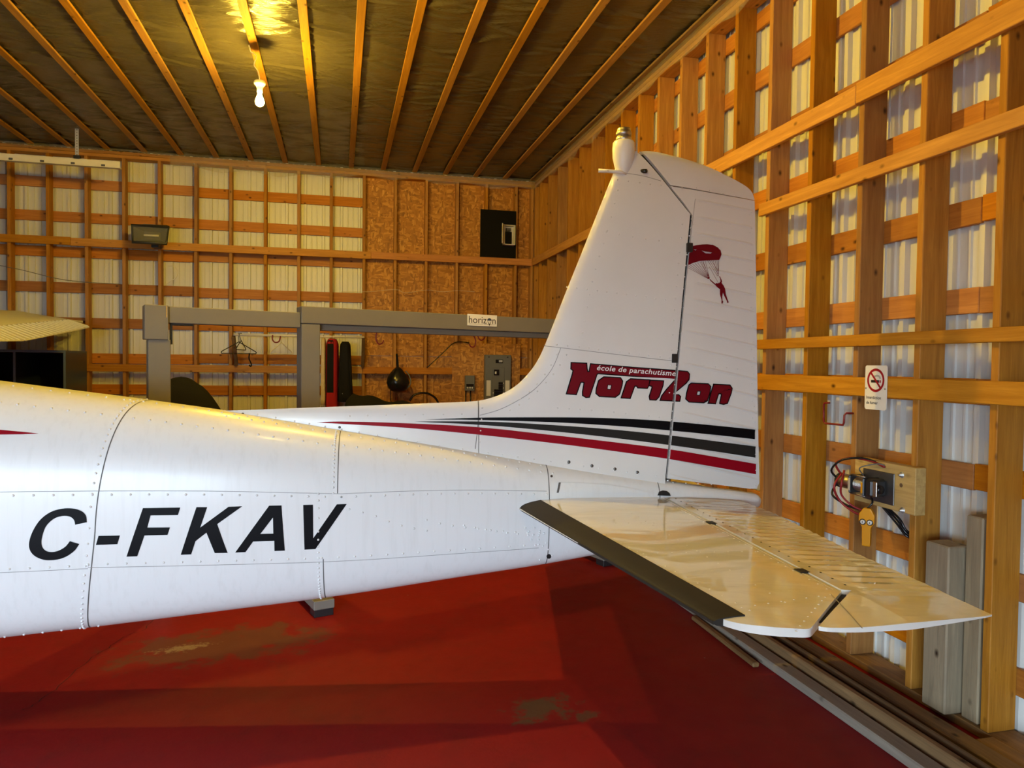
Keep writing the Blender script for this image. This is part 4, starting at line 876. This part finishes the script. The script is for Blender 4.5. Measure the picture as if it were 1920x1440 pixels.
def garment(name, xs_, z0, z1, yd, mat, label, cat, parts=(), flare=.2):
    """hanging cloth: a flattened, folded tube narrowing to the shoulders"""
    x0, x1 = xs_; w_ = (x1-x0)/2; e = empty(name, ((x0+x1)/2, YR+.0, z0)); tag(e, label, cat)
    V = []; F = []; nk = 28; nz = 14; h = z1-z0
    for j in range(nz+1):
        v = [0, .1, .2, .3, .4, .5, .6, .7, .8, .88, .93, .955, .975, .99, 1.][j]; sc = gprof(v, flare)
        for k in range(nk):
            t = 2*math.pi*k/nk; fold = 1+.09*math.sin(5*t+1.3*v)*(1-v*.6)+.05*math.sin(9*t+2)
            V.append((w_*sc*fold*math.copysign(abs(math.cos(t))**.6, math.cos(t)), yd*sc*fold*math.copysign(abs(math.sin(t))**.8, math.sin(t)), h*v))
    for j in range(nz):
        for k in range(nk): F.append((j*nk+k, j*nk+(k+1) % nk, (j+1)*nk+(k+1) % nk, (j+1)*nk+k))
    F.append(tuple(range(nk))[::-1]); F.append(tuple(range(nz*nk, nz*nk+nk))); mk('cloth', V, F, mat, e, True)
    for nm, u0, u1, v0, v1, mt in parts:   # panels sewn on the front
        V = []; F = []; a_ = 5; b_ = 10
        for j in range(b_+1):
            v = v0+(v1-v0)*j/b_; sc = gprof(v, flare)
            for i in range(a_+1):
                u = u0+(u1-u0)*i/a_; t = -math.acos(max(-1, min(1, u))); fold = 1+.09*math.sin(5*t+1.3*v)*(1-v*.6)+.05*math.sin(9*t+2)
                V.append((w_*sc*fold*math.copysign(abs(math.cos(t))**.6, math.cos(t))*1.01, yd*sc*fold*math.copysign(abs(math.sin(t))**.8, math.sin(t))-.006, h*v))
        for j in range(b_):
            for i in range(a_): q = j*(a_+1)+i; F.append((q, q+1, q+a_+2, q+a_+1))
        mk(nm, V, F, mt, e, True)
    tube('hanger_hook', smoothpath([(0, 0, h-.02), (0, 0, h+.0), (0, .018, zr-z0+.0), (0, .0, zr-z0+.02), (0, -.018, zr-z0)], 4), .004, 'steel', e, 6)
    return e
gx = lambda px: UY(px, 690, YR)[0]
garment('shirt', (gx(601), gx(611.5)), UY(603, 758, YR)[2], zr-.02, .20, 'cream_cloth', 'cream patterned garment hanging beside the grey post', 'garment', (), .05)
garment('jumpsuit', (gx(609), gx(636)), .60, zr-.03, .17, 'redcloth', 'red jumpsuit with black panels hanging on the rod', 'jumpsuit', (('black_panel', -.60, .10, .46, .985, 'blackcloth'),), .06)
bp_ = garment('harness', (gx(636), gx(658)), UY(640, 752, YR)[2], zr-.06, .18, 'blackcloth', 'black parachute harness pack hanging right of the red jumpsuit', 'harness', (), .50)
tube('carabiner', smoothpath([(-.04, -.20, .10), (-.06, -.20, .06), (-.05, -.20, .0), (-.02, -.20, -.0), (-.01, -.20, .05), (-.03, -.20, .10), (-.04, -.20, .10)], 3), .006, 'steel', bp_, 6)
for u in (-.05, .05): tube('webbing', smoothpath([(u, -.10, .62), (u*1.2, -.17, .40), (u*1.5, -.19, .15)], 4), .014, 'blackcloth', bp_, 6)
# hanging helmet bag
p = UY(746, 688, 9.30); bag = empty('helmet_bag', (p[0], 9.30, p[2])); tag(bag, 'shiny black bag hanging from the strand board wall', 'bag')
zz = [0, -.03, -.07, -.13, -.20, -.27, -.31, -.33]; rr = [.02, .055, .085, .125, .145, .125, .08, .02]; V = []; F = []
for z_, r_ in zip(zz, rr):
    for k in range(22): t = 2*math.pi*k/22; f_ = 1+.06*math.sin(7*t+z_*20); V.append((r_*f_*math.cos(t), r_*.8*f_*math.sin(t), z_))
for j in range(len(zz)-1):
    for k in range(22): F.append((j*22+k, (j+1)*22+k, (j+1)*22+(k+1) % 22, j*22+(k+1) % 22))
F.append(tuple(range(22))); mk('sack', V, F, 'blackplastic', bag, True)
tube('strap', smoothpath([(0, 0, -.01), (-.005, .05, .08), (0, .20, .16)], 5), .014, 'blackcloth', bag); tube('strap', smoothpath([(.10, 0, -.05), (.15, -.02, -.12), (.16, -.02, -.22), (.10, 0, -.29)], 5), .008, 'panelgrey', bag); tube('drawstring', smoothpath([(-.09, 0, -.28), (-.09, -.01, -.40), (-.08, 0, -.5)], 4), .005, 'blackcloth', bag, 6)
# strand board with the breaker panel
zo1 = UY(848, 643, 9.53)[2]; xo0, xo1 = UY(848, 660, 9.53)[0], UY(975, 660, 9.53)[0]
tag(box('mounting_board', (xo0, YB-.048, .95), (xo1, YB-.033, zo1), 'osb', bev=0), 'strand board square carrying the grey breaker panel', 'board')
pa, pb = UY(909.5, 665, 9.44), UY(958.5, 665, 9.44); zp1 = pa[2]; zp0 = zp1-.86
bpn = empty('breaker_panel', (pa[0], YB-.05, zp0)); tag(bpn, 'grey steel breaker panel with open cover and black breakers', 'breaker panel'); PWd, PHt = pb[0]-pa[0], zp1-zp0
box('cabinet', (0, -.085, 0), (PWd, 0, PHt), 'panelgrey', bpn, .006); box('dead_front', (.26*PWd, -.093, .10*PHt), (.74*PWd, -.084, .80*PHt), 'panelgrey', bpn, .004)
box('main_breaker', (.33*PWd, -.112, .68*PHt), (.52*PWd, -.09, .77*PHt), 'blackplastic', bpn); box('breaker_switch', (.36*PWd, -.118, .70*PHt), (.42*PWd, -.11, .74*PHt), 'white_plastic', bpn)
for c_ in range(2):
    for k in range(8 if c_ == 0 else 11):
        b_ = box('breaker', ((.34+.17*c_)*PWd, -.112, (.16+.038*k)*PHt), ((.50+.17*c_)*PWd, -.092, (.194+.038*k)*PHt), 'blackplastic', bpn)
        if k % 2 == 0: box('breaker_tag', ((.30 if c_ == 0 else .685)*PWd, -.096, (.165+.038*k)*PHt), ((.33 if c_ == 0 else .715)*PWd, -.092, (.188+.038*k)*PHt), 'white_plastic', bpn)
for u in (.06, .78): box('label_card', (u*PWd, -.087, .36*PHt), ((u+.16)*PWd, -.0845, .60*PHt), 'white_plastic', bpn, 0)
box('nameplate', (.40*PWd, -.089, .87*PHt), (.68*PWd, -.0845, .925*PHt), 'blackplastic', bpn); box('latch', (.52*PWd, -.096, .885*PHt), (.66*PWd, -.088, .92*PHt), 'galv', bpn)
for u in (.14, .86): lathe('screw', [(.010, 0), (.010, .004), (.006, .006)], 'blackmetal', bpn, 10, M4=Matrix.Translation((u*PWd, -.085, .965*PHt)) @ Matrix.Rotation(math.pi/2, 4, 'X'))
ma, mb = UY(872.5, 704, 9.45), UY(890, 733, 9.45); mt_ = empty('control_box', (ma[0], YB-.05, mb[2])); tag(mt_, 'small grey control box left of the breaker panel', 'control box'); mw, mh = mb[0]-ma[0], ma[2]-mb[2]
box('case', (0, -.07, 0), (mw, 0, mh), 'panelgrey', mt_, .006); box('window', (.1*mw, -.073, .12*mh), (.9*mw, -.069, .45*mh), 'blackplastic', mt_)
for k in range(4): box('terminal', ((.16+.18*k)*mw, -.077, .15*mh), ((.27+.18*k)*mw, -.072, .27*mh), 'white_plastic', mt_)
for u in (.1, .62): tube('cable', [(u*mw, -.03, 0), (u*mw, -.03, -.30)], .008, 'blackplastic', mt_)
P_ = [UY(x, y, 9.48) for x, y in ((800, 690), (830, 662), (848, 645), (862, 641), (880, 643))]; tag(tube('cable', [q-P_[0] for q in smoothpath(P_, 5)], .007, 'blackplastic', loc=tuple(P_[0])), 'black cable running up to the top of the strand board square', 'cable')
P_ = [UY(x, y, 9.45) for x, y in ((768, 752), (775, 742), (788, 737), (803, 738), (816, 746), (822, 756))]; tag(tube('hose', [q-P_[0] for q in smoothpath(P_, 5)], .014, 'blackplastic', loc=tuple(P_[0])), 'black hose arching low along the strand board wall', 'hose')
P_ = [UY(x, y, 9.561) for x, y in ((640, 547), (690, 547), (742, 543), (760, 549), (800, 544), (830, 547), (858, 545), (890, 547))]; tag(tube('string', [q-P_[0] for q in smoothpath(P_, 4)], .003, 'cream_cloth', loc=tuple(P_[0])), 'thin pale string strung between the studs above the grey frame', 'string')
P_ = [UY(x, y, 9.561) for x, y in ((312, 532), (322, 526), (331, 519), (332, 507), (325, 500), (316, 499))]; tag(tube('wire', [q-P_[0] for q in smoothpath(P_, 5)], .005, 'white_plastic', loc=tuple(P_[0])), 'loose white wire curling between two studs below the floodlight', 'wire')
P_ = [UY(x, y, 9.561) for x, y in ((-40, 490), (40, 506), (100, 521), (150, 528), (226, 533))]; tag(tube('wire', [q-P_[0] for q in smoothpath(P_, 5)], .004, 'panelgrey', loc=tuple(P_[0])), 'thin grey wire sagging along the studs above the dark shelf', 'wire')
# black board with a small open box
ba, bb_ = UY(902, 393, 9.52), UY(968, 482, 9.52)
tag(box('black_panel', (ba[0], YB-.016, 2.975), (bb_[0], YB-.001, UY(935, 394, 9.55)[2]), 'black', bev=.001), 'flat black painted panel in the corner above the ledger board', 'panel')
ca_, cb_ = UY(945, 422, 9.47), UY(965, 460, 9.47); jb = empty('junction_box', (ca_[0], YB-.018, cb_[2])); tag(jb, 'small box with its white door open on the black panel', 'box'); jw, jh = cb_[0]-ca_[0], ca_[2]-cb_[2]
V, F = join([bx((0, -.11, 0), (.008, 0, jh)), bx((jw-.008, -.11, 0), (jw, 0, jh)), bx((0, -.11, 0), (jw, 0, .008)), bx((0, -.11, jh-.008), (jw, 0, jh)), bx((0, -.01, 0), (jw, 0, jh))]); mk('case', V, F, 'white_plastic', jb)
box('door', (-.11, -.004, 0), (0, .004, jh), 'white_plastic', jb).rotation_euler = (0, 0, math.radians(62)); jb.children[-1].location = (-.028, -.165, jh/2)
box('circuit', (.02, -.05, .02), (jw-.035, -.01, jh-.08), 'black', jb); box('connector', (.04, -.06, jh-.07), (jw-.05, -.01, jh-.03), 'darksteel', jb)
# floodlight
fl_ = empty('floodlight', (-2.155, 9.33, 2.86)); tag(fl_, 'black rectangular floodlight mounted on the ledger board', 'floodlight')
Wd = .215
V = [(-.20, -.10, .015), (.215, -.10, .04), (.20, -.16, .255), (-.225, -.16, .235), (-.10, .09, .08), (.12, .09, .09), (.12, .09, .29), (-.10, .09, .29)]
V = [(-.18, -.14, .04), (.18, -.14, .04), (.20, -.10, .24), (-.20, -.10, .24), (-.11, .08, .07), (.13, .08, .07), (.14, .10, .30), (-.11, .10, .30)]
mk('housing', V, [(0, 1, 5, 4), (1, 2, 6, 5), (2, 3, 7, 6), (3, 0, 4, 7), (4, 5, 6, 7)], 'blackmetal', fl_)
mk('reflector', [(-.17, -.132, .05), (.17, -.132, .05), (.185, -.096, .23), (-.185, -.096, .23), (-.09, -.03, .10), (.09, -.03, .10), (.09, -.01, .19), (-.09, -.01, .19)], [(0, 1, 5, 4), (1, 2, 6, 5), (2, 3, 7, 6), (3, 0, 4, 7), (4, 5, 6, 7)], 'darksteel', fl_)
mk('glass', [(-.172, -.1395, .047), (.172, -.1395, .047), (.19, -.103, .232), (-.19, -.103, .232)], [(0, 1, 2, 3)], 'glass', fl_)
tube('lamp_tube', [(-.08, -.06, .14), (.08, -.06, .14)], .012, 'white_plastic', fl_)
tube('rim', [(-.18, -.143, .04), (.18, -.143, .04), (.20, -.103, .24), (-.20, -.103, .24)], .019, 'blackmetal', fl_, 6, True)
V, F = join([bx((-.03, .06, .02), (.05, .20, .09))]); mk('bracket', V, F, 'blackmetal', fl_)
# hanging rail under the ceiling
YH = 8.85; k_ = YH/7.9; zrl = lambda z: 1.536+(z-1.536)*k_
rl = empty('hanging_rail', (-2.12*k_, YH, zrl(3.43))); tag(rl, 'white metal rail hung from the ceiling by a perforated strap', 'rail')
hr = .078; V, F = join([bx((-4.6, 0, 0), (0, .004, hr)), bx((-4.6, 0, 0), (0, .05, .004)), bx((-4.6, .046, 0), (0, .05, .02))]); mk('track', V, F, 'white_plastic', rl)
for i in range(16): box('bolt', (-.17-i*.30-.02, -.010, .012), (-.17-i*.30+.02, 0, .034), 'darksteel', rl, .004)
xs_ = (-2.51+2.12)*k_; hs = zrl(3.769)-zrl(3.43); V2, F2 = flatmesh([([(0, 0), (.036, 0), (.036, hs+.12), (0, hs+.12)], [[(.013, z_), (.013, z_+.010), (.023, z_+.010), (.023, z_)] for z_ in np.arange(.06, hs+.10, .030)])])
V3 = [(xs_-.018+x_, .02, z_) for x_, z_ in V2]; o = mk('perforated_strap', V3, F2, 'galv', rl); md = o.modifiers.new('thick', 'SOLIDIFY'); md.thickness = .003
box('clamp', (xs_-.03, .0, .07), (xs_+.035, .045, .115), 'blackmetal', rl)

# ---- left: dark shelf unit
c0 = UY(123, 657, 8.8); sh = empty('shelf_unit', (c0[0], 8.80, 0)); tag(sh, 'dark navy open shelf unit against the back wall', 'shelf')
SHW_, SHD, SHH = 2.0, .68, c0[2]
box('side_panel', (-.022, 0, 0), (0, SHD, SHH-.025), 'navy', sh); box('side_panel', (-SHW_, 0, 0), (-SHW_+.022, SHD, SHH-.025), 'navy', sh); box('top_panel', (-SHW_, 0, SHH-.025), (.0, SHD, SHH), 'navy', sh); box('back_panel', (-SHW_+.023, SHD-.012, .02), (-.023, SHD-.001, SHH-.026), 'black', sh)
dx = c0[0]-UY(27, 690, 8.8)[0]
for k in range(1, 4): box('divider', (-dx*k-.011, .004, .03), (-dx*k+.011, SHD-.014, SHH-.026), 'navy', sh); box('edge_trim', (-dx*k-.012, -.003, .03), (-dx*k+.012, .003, SHH-.026), 'navy_edge', sh)
box('edge_trim', (-.023, -.003, .0), (.001, -.0002, SHH-.026), 'navy_edge', sh); box('edge_trim', (-SHW_, -.003, SHH-.026), (.001, -.0002, SHH+.001), 'navy_edge', sh)
for z_ in (.42, .85): box('shelf', (-SHW_+.023, .01, z_), (-.023, SHD-.013, z_+.02), 'navy', sh)
# ---- covered machines behind the airplane
def cover(name, line, depth, y, label):
    """a cloth cover thrown over something long: ridge heights along x, spreading to the floor"""
    e = empty(name, (line[0][0], y, 0)); tag(e, label, 'cover'); xs_ = np.linspace(line[0][0], line[-1][0], 26); V = []; F = []; n = 15
    for i, x_ in enumerate(xs_):
        hz = float(np.interp(x_, [p[0] for p in line], [p[1] for p in line]))
        for k in range(n):
            t = -1+2*k/(n-1); dd = depth*(.35+.65*abs(t)**.8)*(1 if t > 0 else -1)*abs(t)**.5; zz_ = hz*(1-abs(t)**3.2)+.015*math.sin(9*x_+6*t)+.012*math.sin(23*x_-3*t)
            V.append((x_-line[0][0]+.02*math.sin(5*t+3*x_), dd, max(.0, zz_) if abs(t) < 1 else 0))
    for i in range(len(xs_)-1):
        for k in range(n-1): a = i*n+k; F.append((a, a+n, a+n+1, a+1))
    F.append(tuple(range(n))[::-1]); F.append(tuple(range((len(xs_)-1)*n, len(xs_)*n))); mk('cloth', V, F, 'blackcloth', e, True)
cover('machine_cover', [(-1.47, 1.0), (-1.44, 1.37), (-1.374, 1.378), (-1.2, 1.366), (-1.125, 1.313), (-.968, 1.119), (-.8, .92), (-.55, .62), (-.4, .35)], .34, 6.5, 'black cloth cover over a machine beside the left grey post')
cover('machine_cover', [(.03, .95), (.10, 1.20), (.294, 1.18), (.55, 1.14), (.841, 1.095), (1.1, .98), (1.3, .6)], .36, 7.5, 'low black cloth cover below the hanging jumpsuit')

# ---- right wall things
XS = XR-.030
# no smoking sign
A_, B_ = UX(1623.5, 685, XS-.004), UX(1663, 769, XS-.004); SWd, SHt = .147, .218
ns = empty('no_smoking_sign'); ns.matrix_world = Matrix.Translation((XS-.003, A_[1], A_[2]-SHt)) @ Matrix.Rotation(-math.pi/2, 4, 'Z'); tag(ns, 'white no smoking sign with a red ring on the right wall', 'sign')
def rr_poly(w_, h, r, n=5):
    out = []
    for cx, cy, a0 in ((w_-r, r, -90), (w_-r, h-r, 0), (r, h-r, 90), (r, r, 180)): out += [(cx+r*math.cos(math.radians(a0+90*k/n)), cy+r*math.sin(math.radians(a0+90*k/n))) for k in range(n+1)]
    return out
V2, F2 = flatmesh([(rr_poly(SWd, SHt, .012), [])]); W, G = inflate(V2, F2, lambda x_, z_: (x_, -.003, z_), lambda x_, z_: (x_, 0, z_)); mk('plate', W, G, 'white_sign', ns)
def sflat(name, polys, mat, d=-.0036):
    V2, F2 = flatmesh(polys); return mk(name, [(x_, d, z_) for x_, z_ in V2], F2, mat, ns)
cx, cz, R0, R1 = SWd*.5, SHt*.665, .058, .046; circ2 = lambda r, n=40: [(cx+r*math.cos(t), cz+r*math.sin(t)) for t in np.linspace(0, 2*math.pi, n, endpoint=False)]
sflat('cigarette', [([(cx-.032, cz-.012), (cx+.022, cz-.012), (cx+.022, cz+.001), (cx-.032, cz+.001)], [])], 'print_black'); sflat('cigarette_tip', [([(cx+.025, cz-.012), (cx+.034, cz-.012), (cx+.034, cz+.001), (cx+.025, cz+.001)], [])], 'print_red')
for r0 in (.020, .026): sflat('smoke_mark', [([(cx+.008+r0*1.0*math.cos(t), cz+.006+r0*.8*math.sin(t)) for t in np.linspace(.1, 2.6, 10)]+[(cx+.008+(r0-.0028)*1.0*math.cos(t), cz+.006+(r0-.0028)*.8*math.sin(t)) for t in np.linspace(2.6, .1, 10)], [])], 'panelgrey')
sflat('red_ring', [(circ2(R0), [circ2(R1)[::-1]])], 'print_red', -.0040); q = .0052; c4, s4 = math.cos(math.radians(-48)), math.sin(math.radians(-48)); d_ = lambda u, v: (cx+u*c4-v*s4, cz+u*s4+v*c4)
sflat('red_slash', [([d_(-R1, -q), d_(R1, -q), d_(R1, q), d_(-R1, q)], [])], 'print_red', -.0042)
for i, tx in enumerate(('Interdiction', 'de fumer')):
    tv, tf = textgeo(tx, 0, .012, 1.0); k = .0215; mk('lettering', [(.012+p[0]*k, -.0036, (.052-.026*i)-(.003 if False else 0)+p[1]*k) for p in tv], tf, 'print_black', ns)
for u in (.05, .93): lathe('screw', [(.0045, 0), (.0045, .002), (.003, .003)], 'steel', ns, 10, M4=Matrix.Translation((u*SWd, -.003, .48*SHt)) @ Matrix.Rotation(math.pi/2, 4, 'X'))
# red bracket hook
P_ = [UX(1566, 758, XR-.005), UX(1557, 761, XR-.05), UX(1555, 780, XR-.05), UX(1555.5, 795, XR-.05), UX(1560, 798, XR-.05), UX(1590, 798.5, XR-.05), UX(1595, 796, XR-.05), UX(1596, 782, XR-.05), UX(1597, 780, XR-.02)]
yk = 7.2631-S16*10
P_ = [np.array([XR-.001, yk, 1.30]), np.array([XR-.035, yk+.01, 1.30]), np.array([XR-.045, yk+.012, 1.29]), np.array([XR-.046, yk+.013, 1.25]), np.array([XR-.046, yk+.02, 1.238]), np.array([XR-.046, yk+.16, 1.235]), np.array([XR-.046, yk+.172, 1.245]), np.array([XR-.046, yk+.175, 1.335]), np.array([XR-.046, yk+.168, 1.345]), np.array([XR-.046, yk+.13, 1.348])]
tag(tube('wall_hook', [q-P_[0] for q in P_], .0055, 'red', loc=tuple(P_[0])), 'red square wall hook left of the no smoking sign', 'hook')
# winch board and winch
w0, w1 = 3.106, 2.712; zw0, zw1 = .868, 1.085; XW = 2.54
wbd = empty('winch_board', (XR-.001, w1, zw0)); tag(wbd, 'thick blond wooden board bolted across two studs behind the winch', 'board')
board('plank', (XW-XR+.001, 0, 0), (-.001, w0-w1, zw1-zw0), 'blond', wbd)
def bolt(y_, z_): lathe('bolt', [(.014, 0), (.014, .003), (.009, .003), (.009, .010), (.005, .011), (.005, .018)], 'galv', wbd, 12, M4=Matrix.Translation((XW-XR+.001, y_, z_)) @ Matrix.Rotation(-math.pi/2, 4, 'Y'))
for px, py in ((1691.5, 890.5), (1693, 957)): q = UX(px, py, XW); bolt(q[1]-w1, q[2]-zw0)
q = UX(1690, 910, XW); mk('drilled_hole', [(XW-XR-.0005, q[1]-w1+.010*math.cos(t), q[2]-zw0+.010*math.sin(t)) for t in np.linspace(0, 6.28, 14, endpoint=False)], [tuple(range(14))], 'brownlum', wbd)
wi = empty('winch', (XW, 2.98, .965)); tag(wi, 'electric cable winch with black housing and steel rope drum', 'winch')
# local: x out of the wall is negative, y towards the back wall
box('mounting_plate', (-.006, -.145, -.075), (0, .06, .075), 'darksteel', wi)
lathe('motor', [(.02, .0), (.032, .004), (.036, .015), (.036, .085), (.034, .09)], 'steel', wi, 24, M4=Matrix.Translation((-.05, .06, .0)) @ Matrix.Rotation(-math.pi/2, 4, 'X'))
lathe('motor_cap', [(.02, 0), (.037, .003), (.038, .02), (.030, .03), (.012, .032)], 'blackmetal', wi, 24, M4=Matrix.Translation((-.05, .145, .0)) @ Matrix.Rotation(-math.pi/2, 4, 'X'))
for y_ in (.05, -.045): box('end_plate', (-.095, y_-.006, -.045), (0, y_+.006, .045), 'blackmetal', wi, .005)
pts = []
for i in range(11*14): t = i/14; pts.append((-.05+.030*math.cos(2*math.pi*t), .042-.0075*t, .030*math.sin(2*math.pi*t)))
tube('wire_rope', pts, .0042, 'steel', wi, 6); lathe('drum', [(.024, 0), (.024, .085)], 'darksteel', wi, 20, M4=Matrix.Translation((-.05, .044, .0)) @ Matrix.Rotation(math.pi/2, 4, 'X'))
for z_ in (.046, -.046): tube('tie_bar', [(-.08, .05, z_), (-.08, -.045, z_)], .005, 'steel', wi)
box('gearbox', (-.09, -.10, -.042), (-.004, -.052, .042), 'blackmetal', wi, .010); lathe('clutch_knob', [(.022, 0), (.022, .012), (.016, .02)], 'blackplastic', wi, 16, M4=Matrix.Translation((-.05, -.10, -.005)) @ Matrix.Rotation(math.pi/2, 4, 'X')); box('gear_plate', (-.085, -.125, -.035), (-.078, -.10, .035), 'steel', wi)
box('sticker', (-.0965, -.046, -.03), (-.095, -.035, .02), 'yellow', wi, 0); box('sticker', (-.0965, .040, -.03), (-.095, .054, .03), 'cream_cloth', wi, 0)
wires = [[(-.06, .15, .03), (-.10, .14, .09), (-.07, .07, .125), (-.03, -.02, .12), (-.01, -.09, .10)], [(-.06, .16, .0), (-.11, .16, .05), (-.10, .10, .11), (-.05, .02, .13), (-.02, -.04, .118)], [(-.09, .09, .06), (-.12, .07, .0), (-.11, .08, -.06), (-.07, .05, -.11), (-.03, .0, -.13)], [(-.07, .17, -.02), (-.11, .15, -.07), (-.08, .09, -.11), (-.05, .03, -.125)], [(-.08, .12, .04), (-.13, .11, -.02), (-.10, .11, -.09), (-.06, .06, -.14), (-.03, .01, -.155)]]
for i, wp in enumerate(wires): tube('power_cable', smoothpath(wp, 6), .0055, 'redcable' if i % 2 == 0 else 'blackplastic', wi, 6)
tube('control_cable', smoothpath([(-.06, -.01, .05), (-.10, -.03, .09), (-.05, -.08, .115), (-.02, -.10, .11)], 6), .003, 'panelgrey', wi, 6)
for i in range(3): tag(tube('cable', smoothpath([(XR-.01+.012*i, 2.97, .86), (XR+.02, 2.91-.01*i, .79+.012*i), (XR+.04, 2.86, .735+.012*i), (XR+.10, 2.83, .715+.012*i)], 6), .0055, 'blackplastic'), '%s of three black cables drooping below the winch board' % ('lowest', 'middle', 'uppermost')[i], 'cable', 'cables below the winch')
# remote control
rc = empty('remote_control', (XW-.055, 2.945, .842)); tag(rc, 'yellow handheld winch remote with two round buttons', 'remote control'); rc.rotation_euler = (0, 0, math.radians(38))
poly = [(-.018, -.165), (.018, -.165), (.020, -.075), (.034, -.050), (.036, -.015), (.018, .018), (-.014, .020), (-.034, -.010), (-.035, -.045), (-.020, -.075)]
poly = [(y_, z_) for y_, z_ in poly]; V2, F2 = flatmesh([(poly[::-1], [])]); W, G = inflate(V2, F2, lambda y_, z_: (-.016, -y_, z_), lambda y_, z_: (.016, -y_, z_)); rb = mk('case', W, G, 'yellow', rc)
bm = bmesh.new(); bm.from_mesh(rb.data); bmesh.ops.recalc_face_normals(bm, faces=bm.faces); bm.to_mesh(rb.data); bm.free(); md = rb.modifiers.new('round', 'BEVEL'); md.width = .004; md.segments = 2; md.limit_method = 'ANGLE'
for y_ in (-.016, .016):
    lathe('button_ring', [(.0145, 0), (.0145, .003), (.012, .004)], 'blackplastic', rc, 18, M4=Matrix.Translation((-.016, y_, -.048)) @ Matrix.Rotation(-math.pi/2, 4, 'Y')); lathe('button', [(.0105, .003), (.0105, .006), (.008, .007)], 'white_plastic', rc, 18, M4=Matrix.Translation((-.016, y_, -.048)) @ Matrix.Rotation(-math.pi/2, 4, 'Y'))
    box('button_mark', (-.0238, y_-.0015, -.052), (-.0228, y_+.0015, -.044), 'print_black', rc, 0)
tube('cord', smoothpath([(0, 0, .018), (.005, -.02, .045), (.03, -.01, .065)], 5), .005, 'blackplastic', rc, 6)

# ---- lumber standing and lying along the right wall
def timber(lo, hi, mat, label, cat='timber', group=None, rz=0, rot=None):
    o = board('timber', lo, hi, mat, bev=.006); tag(o, label, cat, group)
    if rz: o.rotation_euler[2] += rz
    return o
timber((2.545, 2.525, .041), (2.665, 2.652, .772), 'greywood', 'weathered grey square timber standing between two studs of the right wall')
timber((2.612, 2.425, .041), (2.735, 2.508, .915), 'greywood', 'taller dark grey timber standing behind the square timber')
timber((2.50, 1.80, .001), (2.596, 2.335, .045), 'brownlum', 'short rough plank lying at the foot of the nearest stud', 'plank')
G_ = 'planks lying along the right wall'
def plank(x0, x1, y0, y1, z0, z1, mat, label, rz=0): return timber((x0, y0, z0), (x1, y1, z1), mat, label, 'plank', G_, rz)
plank(2.130, 2.216, .9, 4.95, .001, .044, 'old', 'weathered pale grey plank, outermost along the red floor', .003)
plank(2.236, 2.272, 1.0, 4.7, .001, .085, 'brownlum', 'dark brown plank on edge just behind the pale grey plank', .003)
plank(2.286, 2.376, .8, 4.5, .001, .050, 'brownlum', 'brown plank lying flat under the narrow brown batten', .002)
plank(2.318, 2.342, .7, 4.4, .052, .080, 'brownlum', 'narrow brown batten lying on top of the flat brown plank', -.009)
plank(2.392, 2.482, .6, 4.6, .001, .060, 'brownlum', 'wide brown plank lying flat nearest the wall studs', .002)
plank(2.500, 2.538, 2.36, 5.3, .001, .028, 'brownlum', 'thin brown plank lying against the stud bottoms', 0)
timber((2.070, 3.22, .001), (2.108, 3.92, .026), 'brownlum', 'short dark stick lying on the red floor beside the planks', 'stick', None, -.03)
